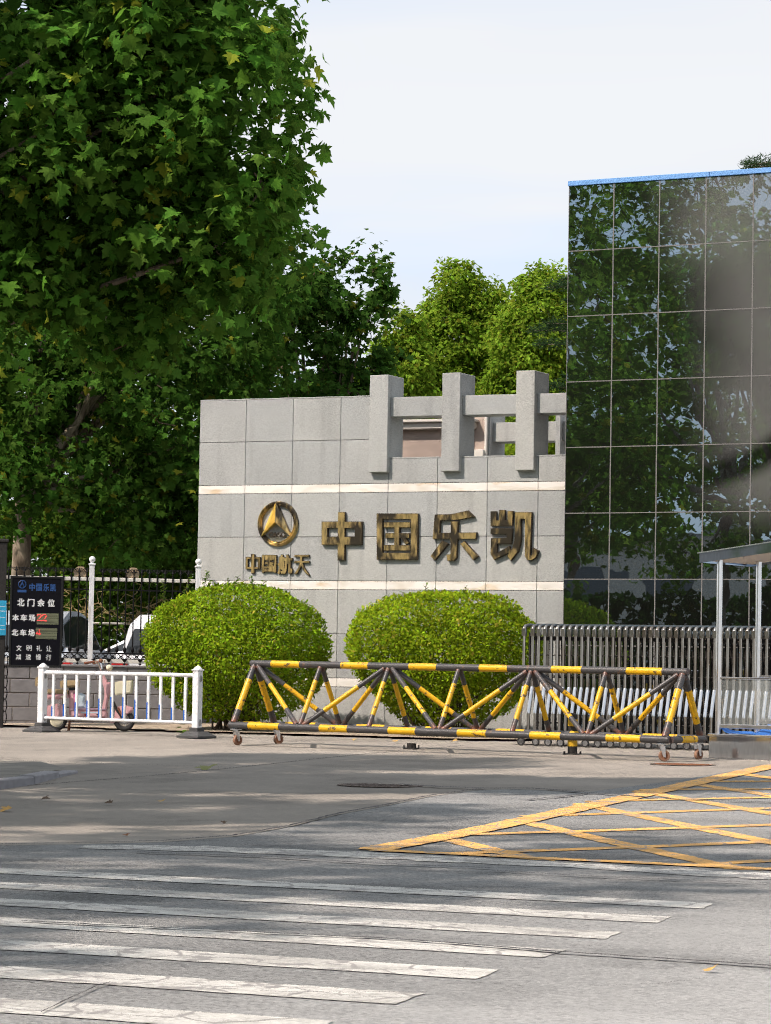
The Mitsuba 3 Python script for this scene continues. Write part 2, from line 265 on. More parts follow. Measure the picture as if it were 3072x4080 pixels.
# outlines of the written characters
GLYPHS = {"中":[[[-52,39,-9,40,-9,60,-6,62,5,62,8,60,8,40,50,40,52,38,52,-23,50,-25,38,-25,35,-23,34,-18,8,-18,8,-56,4,-58,-8,-57,-9,-18,-34,-18,-37,-25,-52,-24],[8,0,35,-1,35,23,8,23],[-35,0,-9,-1,-9,23,-35,23]]],"国":[[[-54,53,-51,56,53,55,54,-54,52,-57,40,-58,36,-55,35,-51,-35,-51,-37,-56,-40,-58,-50,-58,-54,-55],[-36,39,-36,-18,-33,-16,-9,-15,-9,-4,-29,-4,-32,0,-31,11,-9,12,-9,21,-33,21,-35,23,-35,35,-33,37,33,37,34,34,36,35,35,40],[-36,-31,-36,-35,36,-34,35,-32],[26,-5,33,-13,33,-16,36,-17,36,24,34,24,33,21,8,21,8,12,31,11,32,-1],[8,-15,14,-15,9,-9,8,-9]]],"乐":[[[19,-16,19,-12,21,-10,30,-6,33,-7,54,-31,59,-39,59,-43,49,-49,45,-49,32,-30]],[[-51,4,-51,10,-49,10,-45,28,-44,48,-41,52,3,54,42,60,49,50,49,46,44,43,9,38,11,35,11,13,53,13,55,11,55,-2,53,-4,11,-4,11,-46,9,-51,2,-56,-20,-57,-22,-56,-26,-46,-26,-42,-24,-40,-6,-40,-6,-4,-40,-4,-45,-6,-48,-4],[-27,36,-30,13,-6,13,-5,37]],[[-59,-42,-59,-37,-45,-24,-33,-6,-19,-11,-19,-15,-25,-25,-45,-49,-51,-49]]],"凯":[[[-55,-43,-52,-37,-52,-8,-50,-6,-16,-5,-17,0,-52,0,-54,2,-54,14,-52,16,-2,16,0,14,0,-15,2,-16,4,12,4,53,6,55,42,55,44,53,44,-26,50,-24,60,-30,58,-48,53,-54,36,-55,30,-51,28,-46,27,39,20,39,20,0,17,-24,12,-41,3,-57,-2,-57,-7,-53,-10,-50,-10,-44,-49,-54,-52,-51],[-36,-33,-10,-27,-6,-27,-2,-32,0,-21,-36,-22]],[[-54,52,-52,54,-39,53,-38,35,-34,34,-33,60,-20,61,-18,59,-18,35,-14,34,-13,52,-11,54,0,54,2,52,2,20,-52,19,-54,21]]],"北":[[[5,-46,5,59,20,59,21,23,37,33,45,41,49,41,58,30,57,26,52,22,21,2,21,-38,42,-38,44,-29,44,-16,46,-13,51,-13,61,-19,60,-37,57,-47,49,-54,18,-55,8,-51]],[[-60,-31,-59,-26,-25,-12,-25,14,-54,14,-56,16,-56,29,-54,31,-25,31,-25,58,-10,59,-8,57,-8,-54,-10,-56,-25,-55,-25,-32,-47,-41,-54,-42]]],"门":[[[-53,35,-51,37,-38,37,-49,52,-46,58,-39,62,-35,61,-22,46,-21,55,-19,57,51,57,53,55,52,-51,43,-57,20,-58,17,-56,13,-46,14,-42,16,-41,36,-41,36,40,-16,40,-17,33,-25,27,-30,27,-34,34,-36,34,-36,-56,-38,-58,-52,-57]]],"余":[[[-61,14,-61,18,-59,20,-43,27,-21,42,-12,50,-3,62,4,62,11,57,11,51,25,39,41,29,61,20,60,14,53,6,47,7,36,13,33,8,9,7,10,1,53,0,54,-12,52,-15,30,-17,54,-40,55,-46,45,-53,40,-52,14,-26,14,-21,19,-16,10,-16,8,-51,-1,-57,-20,-58,-24,-54,-27,-43,-25,-41,-8,-40,-8,-16,-19,-16,-20,-18,-15,-20,-15,-24,-19,-30,-41,-51,-44,-53,-50,-52,-57,-45,-57,-41,-44,-32,-31,-17,-51,-15,-53,-12,-52,0,-9,1,-8,7,-33,8,-36,12,-48,5,-53,5],[-17,25,-16,24,17,25,0,40]]],"位":[[[-59,6,-59,12,-45,27,-28,61,-16,59,-13,56,-19,41,-18,39,9,40,4,57,6,60,19,62,22,58,27,40,51,40,54,37,53,24,45,22,45,8,35,-35,58,-37,59,-49,55,-53,-24,-52,-27,-57,-41,-57,-42,2,-44,2,-47,-3,-52,-4],[4,22,13,-25,12,-35,17,-36,24,-12,29,22],[-25,-36,-4,-35,-6,-13,-12,16,-12,19,-9,22,-19,24,-21,35,-25,29]]],"本":[[[-59,-30,-59,-24,-49,-18,-39,-8,-23,17,-24,19,-54,19,-56,21,-56,34,-54,36,-9,36,-9,59,-5,62,5,62,9,58,9,36,56,35,56,21,54,19,22,18,38,-7,60,-25,60,-28,51,-38,45,-37,38,-31,34,-35,9,-35,8,-56,5,-58,-6,-58,-9,-55,-9,-35,-35,-35,-38,-31,-46,-38,-51,-38],[9,-17,24,-17,10,4,9,3],[-14,-2,-24,-18,-9,-18,-9,5,-12,4]]],"车":[[[-57,-32,-57,-21,-54,-18,-3,-17,-3,-8,-42,-9,-44,-7,-47,6,-42,9,-33,26,-54,28,-55,41,-53,44,-24,44,-18,60,-16,62,-11,62,0,58,0,53,-4,44,53,44,55,42,55,30,52,27,14,26,14,9,45,9,47,7,46,-7,14,-8,14,-18,55,-18,57,-20,57,-33,55,-35,14,-35,14,-56,11,-58,0,-58,-3,-56,-3,-35,-54,-35],[-13,27,-21,9,-3,9,-3,27]]],"场":[[[-60,-30,-58,-25,-43,-19,-43,15,-57,16,-58,30,-56,32,-43,32,-43,58,-41,60,-29,60,-27,58,-27,32,-16,32,-14,30,-13,22,-1,28,10,38,-18,40,-19,54,-17,56,36,57,45,51,46,46,20,24,53,23,57,20,52,-38,48,-50,43,-55,38,-57,20,-57,16,-47,17,-41,32,-41,34,-39,38,-14,38,4,33,-10,20,-33,6,-49,-6,-58,-9,-58,-15,-54,-18,-51,-18,-46,-9,-41,8,-23,17,-7,21,6,19,6,14,-7,7,-17,-8,-31,-18,-28,-48,-41,-55,-42],[-27,-12,-16,-11,-12,-14,-3,-4,1,6,-13,5,-18,15,-27,15]]],"文":[[[-56,-47,-55,-43,-45,-41,-23,-31,-9,-20,-25,2,-35,25,-37,26,-55,26,-55,37,-2,37,-3,42,-10,54,-9,57,-3,59,1,59,4,55,11,40,10,37,55,37,55,26,36,26,25,1,10,-19,13,-24,29,-34,43,-40,56,-43,56,-47,50,-54,21,-43,0,-28,-21,-43,-41,-52,-51,-54],[-24,25,-14,5,1,-11,16,8,23,25,-23,26]]],"明":[[[-23,-50,-23,-47,-14,-40,-8,-31,-3,-16,-1,-4,-1,53,52,53,51,-50,45,-54,25,-55,21,-46,21,-44,41,-44,40,-16,8,-16,4,-31,-8,-50,-15,-56],[10,14,10,-6,41,-6,41,14],[10,25,41,24,41,43,10,43]],[[-51,51,-10,51,-10,-23,-41,-23,-41,-34,-51,-34],[-41,-12,-22,-13,-20,-12,-20,8,-21,10,-41,10],[-40,41,-41,20,-20,20,-20,41]]],"礼":[[[6,57,17,57,17,-40,19,-41,42,-41,45,-34,46,-19,49,-19,56,-23,56,-31,54,-42,48,-50,15,-51,10,-49,7,-45]],[[-57,-11,-31,11,-21,25,-22,28,-52,28,-52,38,-29,38,-33,47,-39,53,-39,55,-30,59,-20,47,-18,43,-19,38,-10,38,-6,35,-11,22,-20,8,-2,-10,-2,-13,-7,-20,-10,-20,-18,-8,-23,-5,-23,-54,-33,-54,-33,-7,-37,-8,-51,-20]]],"让":[[[-19,-51,-19,-40,10,-40,10,58,20,58,21,19,47,18,47,8,21,8,21,-40,56,-40,56,-51]],[[-55,10,-55,21,-27,21,-26,-28,-23,-28,-14,-20,-11,-21,-9,-27,-12,-32,-37,-52,-44,-46,-37,-35,-37,10]],[[-45,49,-40,56,-37,56,-19,39,-19,36,-25,30,-27,30]]],"减":[[[-37,-50,-37,-47,-31,-37,-27,-21,-26,38,20,39,19,58,29,58,29,39,44,39,44,41,31,52,34,57,40,57,53,45,50,40,55,39,55,29,30,29,32,1,33,-7,35,-7,41,9,43,20,47,21,53,19,48,-1,37,-23,39,-35,43,-42,46,-42,48,-38,49,-24,57,-28,56,-41,51,-53,48,-55,40,-54,34,-48,28,-37,15,-50,7,-54,1,-47,9,-42,18,-33,18,-31,-1,-31,-3,-38,-12,-37,-11,4,19,4,19,-30,26,-23,19,29,-14,29,-16,28,-16,-14,-20,-36,-29,-55],[-2,-21,10,-22,10,-5,-2,-5]],[[-13,21,19,21,19,12,-13,12]],[[-56,-45,-56,-41,-51,-33,-41,-4,-38,-1,-31,-5,-31,-9,-44,-43,-47,-48]],[[-48,38,-55,50,-46,53,-32,29,-32,23,-38,20,-41,21]]],"速":[[[-56,-46,-52,-40,-38,-30,-38,5,-55,5,-55,15,-27,15,-27,-31,-15,-39,-1,-42,32,-42,56,-40,53,-51,40,-52,-9,-51,-24,-45,-31,-40,-37,-41,-48,-53,-51,-53]],[[-19,-35,-24,-27,-7,-17,3,-5,-18,-4,-18,28,9,28,9,35,-22,36,-23,46,9,46,10,58,20,58,20,46,54,46,54,36,20,35,20,28,49,28,49,-4,27,-5,47,-20,52,-25,52,-28,47,-33,44,-33,35,-23,21,-13,20,-39,9,-38,8,-15,-6,-29,-15,-35],[20,6,38,5,38,19,20,19],[-8,6,9,5,9,19,-8,19]],[[-53,47,-53,49,-47,53,-43,53,-30,40,-25,32,-34,26,-40,35]]],"慢":[[[-21,-55,-26,-45,-3,-41,4,-37,-2,-33,-11,-22,-22,-20,-21,-12,45,-12,50,-15,49,-19,41,-29,30,-39,57,-45,52,-54,33,-51,16,-45,-1,-51],[2,-22,6,-27,17,-33,29,-26,32,-22]],[[-41,-54,-41,59,-31,59,-31,37,-26,39,-22,38,-17,18,52,18,52,-8,-19,-8,-20,15,-26,15,-28,29,-31,32,-31,-54],[42,9,31,10,31,0,42,0],[10,1,21,0,22,10,10,10],[1,9,-10,10,-10,0,1,0]],[[-13,55,46,55,47,22,-13,21],[-3,30,35,29,36,34,-2,35],[-3,43,35,42,36,46,-2,47]],[[-57,3,-53,21,-52,35,-45,35,-44,23,-48,2,-51,0]]],"行":[[[-14,8,-14,18,56,17,55,7,37,7,37,-48,35,-51,27,-54,8,-54,5,-47,5,-43,26,-43,26,7]],[[-9,51,51,52,52,41,-9,41]],[[-58,-6,-57,-3,-49,2,-36,15,-24,33,-14,30,-17,22,-27,9,-28,-55,-38,-54,-38,-4,-49,-13,-52,-13]],[[-57,31,-41,44,-29,59,-18,55,-25,45,-48,24,-51,23]]],"航":[[[-61,-52,-61,-48,-55,-37,-52,-19,-52,-7,-58,-7,-60,-5,-60,7,-57,10,-52,11,-52,45,-50,48,-40,48,-38,59,-35,63,-20,61,-18,58,-20,48,-8,48,-4,42,11,42,12,45,7,53,7,59,9,61,22,64,25,61,33,42,58,41,59,27,56,24,-6,23,-5,-30,-2,-20,-2,18,1,22,43,22,45,20,46,-23,51,-22,61,-28,60,-48,55,-55,51,-57,37,-57,31,-54,28,-50,26,4,17,4,17,-14,14,-35,8,-49,1,-58,-5,-59,-10,-55,-19,-58,-31,-58,-34,-55,-37,-44,-34,-40,-23,-40,-23,-33,-30,-33,-34,-27,-36,-29,-39,-46,-46,-59,-51,-59],[-25,31,-23,29,-23,31]]]}
LETTERS = {"zhong":[[[2414,3579,2416,3437,2702,3436,2697,3086,2419,3086,2421,2854,2304,2854,2303,3086,2032,3087,2025,3440,2301,3438,2300,3580],[2417,3289,2419,3210,2584,3210,2581,3335,2417,3336],[2131,3211,2301,3211,2299,3337,2128,3337]]],"guo":[[[3505,2998,3067,2999,3065,3084,3238,3084,3236,3183,3090,3184,3089,3261,3235,3261,3233,3341,3061,3342,3059,3426,3497,3423,3499,3340,3318,3341,3320,3260,3483,3260,3484,3183,3424,3183,3482,3110,3424,3086,3357,3175,3379,3183,3321,3183,3323,3083,3504,3083]],[[2940,3556,3619,3551,3617,2865,2954,2865],[3039,3466,3048,2971,3509,2971,3500,3463]]],"le":[[[4522,2858,4306,3097,4370,3140,4599,2917]],[[3904,2854,3832,2918,4012,3149,4118,3101]],[[4264,3264,4567,3266,4555,3166,4261,3167,4252,2894,4210,2846,4105,2849,4086,2941,4152,2949,4151,3168,3863,3169,3886,3533,4163,3536,4423,3590,4528,3494,4269,3448,3981,3440,3972,3261,4151,3262,4150,3432,4269,3432]]],"kai":[[[5134,3324,5120,3095,4894,3096,4896,2964,5090,3067,5114,3003,5138,3035,5174,3177,5168,3559,5437,3557,5422,2932,5447,2932,5454,3042,5553,2995,5507,2893,5448,2854,5372,2857,5337,2917,5328,3452,5265,3453,5270,3145,5233,2988,5116,2849,5055,2925,5084,2963,4850,2862,4793,2949,4796,3181,5047,3185,5046,3233,4788,3238,4787,3326]],[[4880,3444,4917,3444,4920,3593,5013,3592,5015,3443,5051,3443,5053,3576,5143,3575,5133,3354,4786,3356,4783,3575,4872,3574]]],"zhong2":[[[891,2953,892,2909,991,2909,995,2723,896,2723,897,2658,835,2658,834,2723,739,2722,735,2909,830,2909,829,2953],[781,2758,832,2758,829,2873,778,2873],[897,2758,948,2758,945,2873,894,2873]]],"guo2":[[[1015,2931,1025,2942,1267,2938,1270,2679,1265,2669,1234,2666,1223,2674,1220,2682,1064,2682,1060,2672,1051,2666,1027,2666,1016,2674],[1063,2729,1063,2727,1142,2728],[1208,2794,1222,2775,1222,2855,1164,2852,1164,2838,1217,2834,1220,2803],[1063,2854,1063,2770,1118,2774,1118,2793,1075,2793,1065,2806,1069,2835,1118,2838,1118,2852],[1220,2897,1220,2897,1220,2896],[1164,2774,1167,2774,1164,2778]]],"tian2":[[[1751,2735,1829,2642,1829,2615,1798,2640,1729,2694,1687,2770,1667,2721,1626,2653,1569,2653,1629,2734,1659,2816,1570,2816,1570,2851,1662,2851,1663,2908,1569,2908,1568,2941,1815,2941,1815,2908,1709,2908,1706,2851,1824,2851,1825,2816,1715,2816]]],"hang2":[[[1289,2663,1287,2677,1300,2704,1306,2746,1306,2771,1295,2771,1289,2779,1289,2809,1297,2819,1306,2821,1306,2901,1312,2911,1331,2911,1335,2935,1342,2946,1376,2942,1382,2932,1378,2911,1400,2911,1409,2897,1436,2897,1427,2918,1427,2936,1433,2942,1461,2950,1469,2940,1485,2896,1536,2893,1539,2855,1531,2846,1507,2846,1511,2840,1513,2741,1521,2742,1543,2725,1541,2675,1530,2656,1520,2651,1491,2651,1477,2659,1470,2670,1466,2798,1453,2798,1447,2707,1434,2672,1419,2649,1404,2646,1394,2655,1377,2648,1351,2648,1343,2657,1338,2679,1322,2646,1310,2646],[1413,2844,1406,2844,1408,2743,1408,2835],[1340,2693,1345,2699,1365,2699,1365,2709,1352,2709,1345,2721]]]}
# ---------------------------------------------------------------- ground, street, forecourt
struct('ground', P(drape(sbox(-400, -59, 300, 399), -0.03), 'soil'), 'bare earth ground reaching to the horizon')
struct('forecourt', P(drape(sbox(-45, 15, 40, 70), 0.0), 'concrete'), 'pale concrete forecourt in front of the entrance gate')
seam = [(-60, 17.1), (-30, 17.15), (-14, 17.2), (-11.05, 17.24), (-10.7, 17.72), (-10.4, 18.32), (-10.3, 19.17), (-10.53, 20.54), (-10.87, 22.03), (-11.05, 23.37), (-11.3, 24.8), (-11.36, 26.1), (-11.1, 26.42), (-10.35, 26.4), (-10.36, 28.9), (-10.62, 32.6)]
road_poly = Polygon(seam + [(-10.62, 34.2), (40, 33.0), (40, -20), (-60, -20)]).buffer(0)
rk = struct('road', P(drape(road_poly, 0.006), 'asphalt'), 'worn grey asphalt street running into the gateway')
def road_part(name, poly, m, dz, label=None): return part(name, P(drape(poly, dz), m), rk, label)
def rough(poly, amp, seed, step=0.05):
    g = poly.segmentize(step); r = np.random.default_rng(seed)
    c = np.array(g.exterior.coords[:-1]); n1 = meshkit.noise(np.column_stack([c * 9, c[:, :1] * 0]), seed); n2 = meshkit.noise(np.column_stack([c * 9, c[:, :1] * 0]), seed + 50)
    return Polygon(c + np.column_stack([n1 - 0.5, n2 - 0.5]) * 2 * amp).buffer(0)
ang = math.radians(1.62); zd, zn = np.array([math.cos(ang), math.sin(ang)]), np.array([math.sin(ang), -math.cos(ang)])
for k in range(13):                                  # zebra crossing: 0.4 m stripes every metre
    a = np.array([-5.319, 15.46]) + zn * k * 1.0 + np.array([0.082 * k, 0]); a2 = a + zn * 0.40 + zd * 0.055
    road_part('zebra_stripe', rough(Polygon([a, a2, a2 - zd * 7.2, a - zd * 7.2]), 0.012, k), 'zebra_paint', 0.010)
edge = Polygon([(-10.59, 17.58), (-10.2, 17.9), (-9.92, 18.08), (-8.63, 18.22), (-7.22, 18.07), (-5.84, 18.02), (6, 17.75), (6, 17.3), (-5.65, 17.44), (-7.05, 17.66), (-8.35, 17.66), (-9.62, 17.55), (-10.42, 17.30)])
road_part('edge_line', rough(edge, 0.06, 77), 'line_paint', 0.010, 'cracked white edge line along the mouth of the gateway')
corner = Polygon([(-8.78, 18.40), (-8.98, 18.95), (-10.62, 32.6), (6, 32.3), (6, 18.1)])
def bar_(a, b, w, ext=0.0):
    a, b = np.array(a), np.array(b); d = (b - a) / np.linalg.norm(b - a); return LineString([a, b + d * ext]).buffer(w / 2, cap_style='flat')
box_lines = [('left', bar_((-8.82, 18.42), (-10.5, 32.6), 0.26), 0), ('near', bar_((-8.80, 18.42), (6, 18.05), 0.19), 0)]
for i, (a, b) in enumerate([((-9.01, 20.01), (-7.53, 18.27)), ((-9.40, 22.33), (-6.40, 18.62)), ((-9.77, 24.63), (-6.80, 21.0)), ((-10.04, 26.82), (-7.85, 24.23)), ((-10.14, 28.47), (-8.70, 26.84)), ((-10.3, 30.6), (-9.2, 29.3))]):
    box_lines.append(('d', bar_(a, b, 0.19, 12), i))
for i, (a, b) in enumerate([((-8.21, 18.51), (-6.82, 21.07)), ((-9.12, 20.25), (-7.40, 22.84)), ((-9.47, 22.69), (-8.07, 24.93)), ((-9.83, 24.91), (-8.58, 26.49)), ((-10.06, 26.94), (-9.03, 27.86)), ((-10.12, 28.69), (-9.47, 29.21)), ((-6.59, 18.33), (-6.21, 19.18))]):
    box_lines.append(('h', bar_(a, b, 0.19, 12), i))
for i, (nm, poly, _) in enumerate(box_lines):
    poly = poly.intersection(corner.buffer(0.12))
    road_part('box_line', rough(poly, 0.010, 300 + i, 0.12) if poly.geom_type == 'Polygon' else poly, 'yellow_paint', {'left': 0.0155, 'near': 0.0135, 'd': 0.0100, 'h': 0.0115}[nm] + 0.0007 * (i % 2))
cracks = [(seam[3:14], 0.035), ([(-12.34, 26.4), (-11.78, 26.21), (-11.3, 26.26), (-10.96, 26.5), (-10.17, 26.05), (-9.61, 25.78), (-9.09, 25.59), (-8.3, 25.63), (-6.9, 25.3), (-5, 25.6)], 0.055), ([(-10.29, 24.76), (-10.21, 25.45), (-10.2, 26.02)], 0.04),
    ([(-7.67, 12.19), (-7.19, 12.24), (-6.79, 12.30), (-6.32, 12.35), (-5.86, 12.41), (-5.37, 12.35), (-4.92, 12.27), (-4.5, 12.26), (-3.95, 12.22), (-2, 12.1), (1, 12.2)], 0.035),
    ([(-5.62, 9.06), (-5.69, 9.27), (-5.77, 9.5), (-5.82, 9.67), (-5.89, 9.87), (-5.93, 10.06)], 0.007), ([(-5.3, 10.1), (-5.0, 10.25), (-4.75, 10.45)], 0.005), ([(-4.3, 11.0), (-4.1, 11.25), (-4.02, 11.6)], 0.005), ([(-9.9, 17.1), (-9, 17.25), (-8.2, 17.1), (-7.4, 17.2)], 0.04), ([(-7.3, 17.0), (-6.6, 16.9), (-5.4, 17.05), (-4.2, 16.8)], 0.025)]
for i, (c, w) in enumerate(cracks): road_part('crack', ribbon(c, w, 40 + i), 'tar', 0.0185)
for i, (c, w) in enumerate([([(-15.4, 17.3), (-15.35, 23), (-15.22, 26.31), (-15.3, 28.3), (-15.4, 29.56), (-15.55, 31.2), (-15.62, 32.4), (-15.66, 35.5)], 0.018), ([(-30, 17.2), (-14, 17.22), (-11.05, 17.26)], 0.05), ([(-22, 28.6), (-19, 28.5), (-15.4, 28.55)], 0.012)]):
    part('joint', P(drape(ribbon(c, w, 90 + i), 0.004), 'tar'), 'forecourt')
pr('paving_dust', mikit.proc(lambda p, n, uv: mix((0.10, 0.095, 0.085), (0.20, 0.185, 0.155), fbm(p.x * 5, p.y * 5, 0, 4))), 0.9)
# raised pavement on the left with its kerb stones
walk_edge = [(-14.2, 17.3), (-14.9, 20.5), (-15.13, 23.58), (-15.34, 24.52), (-15.80, 25.72), (-16.12, 26.61)]
walk = Polygon([(-45, 17.3)] + [(x - 0.15, y) for x, y in walk_edge] + [(-17.2, 27.6), (-22, 28.3), (-45, 28.6)])
struct('pavement', P(drape(walk, 0.05), 'paving_dust'), 'low dusty pavement left of the forecourt')
kerbs = []
for (a, b) in zip(walk_edge[:-1], walk_edge[1:]):
    n = max(1, round(math.dist(a, b) / 0.9))
    for j in range(n):
        p0 = np.array(a) + (np.array(b) - np.array(a)) * j / n; p1 = np.array(a) + (np.array(b) - np.array(a)) * (j + 1) / n
        L = np.linalg.norm(p1 - p0); h = 0.085 if p0[1] < 24.4 else max(0.02, 0.085 - 0.035 * (p0[1] - 24.3))
        m = moved(box(0.006, L - 0.006, 0, 0.16, -0.1, h, 0.012), 0, 0, 0, math.degrees(math.atan2(p1[1] - p0[1], p1[0] - p0[0]))); m.apply_translation([p0[0], p0[1], zg((p0[1] + p1[1]) / 2)])
        part('kerb_stone', P(m, 'block'), 'pavement')
verge = Polygon([(-30, 36.9), (-22.4, 37.15), (-20.5, 36.9), (-18.2, 36.95), (-16.6, 36.85), (-15.6, 37.1), (-15.5, 39.9), (-30, 41.5)])
struct('verge', P(drape(rough(verge, 0.12, 5, 0.1), 0.03), 'soil'), 'strip of bare dusty soil under the shrubs')

def cover(x, y, r, label, rad=0.0):
    c = thing('manhole_cover', label, 'manhole cover')
    zz = zg(y)
    part('rim', P(moved(lathe([(r, 0), (r, 0.006), (r - 0.035, 0.006), (r - 0.035, 0.0)], 40), x, y, zz), 'iron_cover'), c)
    ms = [moved(lathe([(0, 0.002), (r - 0.045, 0.002), (r - 0.045, 0.004), (0, 0.004)], 40), x, y, zz)]
    for i in range(-4, 5):
        for j in range(-4, 5):
            if math.hypot(i, j) * r / 5 < r * 0.8: ms.append(box(x + i * r / 5 - 0.022, x + i * r / 5 + 0.022, y + j * r / 5 - 0.022, y + j * r / 5 + 0.022, zz + 0.0035, zz + 0.0075))
    part('lid', P(cat(ms), 'rust' if rad else 'iron_cover'), c)
cover(-12.5, 26.3, 0.42, 'dark round manhole cover in the concrete left of the yellow box')
cover(-11.5, 32.25, 0.38, 'flush rusty brown manhole cover beside the right end of the barrier', 1)

# ---------------------------------------------------------------- sign wall
VW, U0, TW, ROW, BAND, ZT = 39.87, -22.12, 0.804, 0.66, 0.132, 5.323
wall = thing('entrance_wall', 'grey granite clad entrance wall with two white marble bands and an open lattice at the top right', 'wall')
UR = -15.45; JG = 0.0038
part('core', P(cat([box(U0 + 0.03, -19.0, VW + 0.03, VW + 0.44, 0.0, ZT - 0.02), box(-19.0, UR, VW + 0.03, VW + 0.44, 0.0, 4.375)]), 'mortar'), wall)
part('coping', P(cat([box(U0, -19.19, VW, VW + 0.456, ZT - 0.018, ZT, 0.004), box(-18.88, UR, VW, VW + 0.456, 4.372, 4.39, 0.004)]), 'granite_0'), wall)
ztop = ZT - 0.018
rows = [(4.663, ztop, 0), (4.003, 4.663, 0), (3.871, 4.003, 1), (3.211, 3.871, 0), (2.551, 3.211, 0), (2.419, 2.551, 1), (1.759, 2.419, 0), (1.099, 1.759, 0), (0.967, 1.099, 1), (0.30, 0.967, 0)]
r = random.Random(3)
for (z0, z1, band) in rows:
    for k in range(8):
        a, b = U0 + TW * k, min(U0 + TW * (k + 1), UR)
        t0, t1 = z0, z1
        if z0 >= 4.66 or (z0 >= 4.0 and not band):
            if k >= 4: 
                if z0 >= 4.66: continue
                t1 = 4.372
            elif k == 3:
                if z0 >= 4.66: b = -19.19
        jit = r.uniform(-0.0012, 0.0012)
        m = box(a + JG, b - JG, VW + jit, VW + 0.035, t0 + JG, t1 - JG, 0.003)
        part('marble_band_tile' if band else 'granite_tile', P(m, 'marble' if band else f'granite_{r.randrange(4)}'), wall)
for k in range(1):                                    # left end face
    for (z0, z1, band) in rows: part('end_tile', P(box(U0, U0 + 0.03, VW + 0.04, VW + 0.456, z0 + JG, z1 - JG, 0.003), 'marble' if band else 'granite_1'), wall)
for i, (a, b) in enumerate([(-19.19, -18.885), (-18.005, -17.715), (-16.822, -16.530)]):
    part('column', P(box(a, b, VW - 0.094, VW + 0.456, 4.165, 5.618, 0.006), f'granite_{i % 3}'), wall)
for a, b in [(-18.885, -18.005), (-17.715, -16.822), (-16.530, UR)]:
    part('beam', P(box(a, b, VW + 0.002, VW + 0.40, 4.998, 5.288, 0.005), 'granite_3'), wall)
# what stands behind the openings
pw = thing('plaster_wall', 'stained pinkish plaster wall with a pale cornice seen through the wall openings', 'wall')
part('wall_face', P(box(-21.6, -18.50, 42.07, 42.4, 0, 4.99), 'plaster'), pw)
part('cornice', P(cat([box(-21.65, -18.46, 41.93, 42.5, 4.99, 5.09, 0.01), box(-21.7, -18.42, 41.86, 42.6, 5.09, 5.135, 0.008)]), 'pale_plaster'), pw)
pp = thing('plaster_pier', 'narrow patched plaster pier with a white edge behind the wall opening', 'pier')
part('shaft', P(box(-18.50, -18.31, 42.1, 42.5, 0, 5.32, 0.006), 'plaster'), pp); part('white_edge', P(box(-18.31, -18.27, 42.06, 42.5, 0, 5.32, 0.005), 'cream_white'), pp)
part('base', P(box(-18.54, -18.30, 42.0, 42.5, 0, 4.66, 0.006), 'cream_white'), pp)
rl = thing('rear_lattice', 'second grey granite lattice behind the entrance wall', 'wall')
for a, b in [(-18.268, -18.235), (-17.13, -17.07)]: part('column', P(box(a - 0.02, b, 42.12, 42.7, 3.6, 5.22, 0.005), 'granite_1'), rl)
part('beam', P(box(-18.235, -17.15, 42.22, 42.6, 4.79, 5.09, 0.005), 'granite_2'), rl); part('beam', P(box(-17.07, -15.0, 42.22, 42.6, 4.79, 5.09, 0.005), 'granite_2'), rl)
part('base_wall', P(box(-18.27, -15.0, 42.3, 42.7, 0, 4.45, 0.005), 'granite_1'), rl)

# bronze lettering
def polys(data, q=0.001, ox=-22.0):
    out = []
    for rings in data:
        rr = [[(a[i] * q + ox, a[i + 1] * q) for i in range(0, len(a), 2)] for a in rings]
        out.append(Polygon(rr[0], rr[1:]).buffer(0))
    return unary_union(out)
for nm, big, desc in [('zhong', 1, 'first character, a box crossed by a long upright'), ('guo', 1, 'second character, a square frame with strokes inside'), ('le', 1, 'third character, with two slanting feet'), ('kai', 1, 'fourth character, rightmost, made of two halves'),
                      ('zhong2', 0, 'first character, a box crossed by an upright'), ('guo2', 0, 'second character, a filled square frame'), ('hang2', 0, 'third character, dense with close strokes'), ('tian2', 0, 'fourth character, two bars over spread legs')]:
    pg = polys(LETTERS[nm]); d = 0.055 if big else 0.035
    k = thing('bronze_letter', ('large' if big else 'small') + ' bronze wall letter: ' + desc, 'letter', 'large bronze wall letters' if big else 'small bronze wall letters')
    inner = pg.buffer(-0.006)
    body = upright(prism(pg, d - 0.006)); face = upright(prism(inner, 0.008)); 
    body.apply_translation([0, VW - 0.002, 0]); face.apply_translation([0, VW - d + 0.004, 0])
    part('side', P(body, 'bronze_side'), k); part('face', P(face, 'bronze'), k)
em = thing('emblem', 'round bronze ring emblem with a faceted gold arrowhead above small letters', 'emblem')
ex, ez = -20.727, 3.41
prof = [(0.272, 0), (0.272, 0.035), (0.282, 0.05), (0.291, 0.036), (0.300, 0.05), (0.310, 0.058), (0.319, 0.042), (0.328, 0.05), (0.340, 0.038), (0.345, 0.0)]
ring = upright(lathe(prof, 72)); ring.apply_translation([ex, VW, ez]); part('ring', P(ring, 'bronze', 30), em)
A, LT, RT, C = (-20.732, 3.735), (-20.985, 3.225), (-20.490, 3.225), (-20.731, 3.43)
def wing2(s):
    v = np.array([(0, -0.10, A[1]), (s * 0.25, -0.075, 3.215), (s * 0.235, -0.07, 3.235), (0, -0.115, 3.43), (s * 0.012, -0.10, 3.70), (s * 0.095, -0.115, 3.42),
                  (0, -0.02, A[1]), (s * 0.25, -0.02, 3.215), (0, -0.02, 3.43)]); v[:, 0] += A[0]; v[:, 1] += VW
    f = np.array([[0, 5, 3], [3, 5, 1], [0, 1, 5], [0, 6, 7], [0, 7, 1], [3, 1, 7], [3, 7, 8], [0, 3, 8], [0, 8, 6]])
    m = trimesh.Trimesh(v, f, process=False); trimesh.repair.fix_normals(m); return m
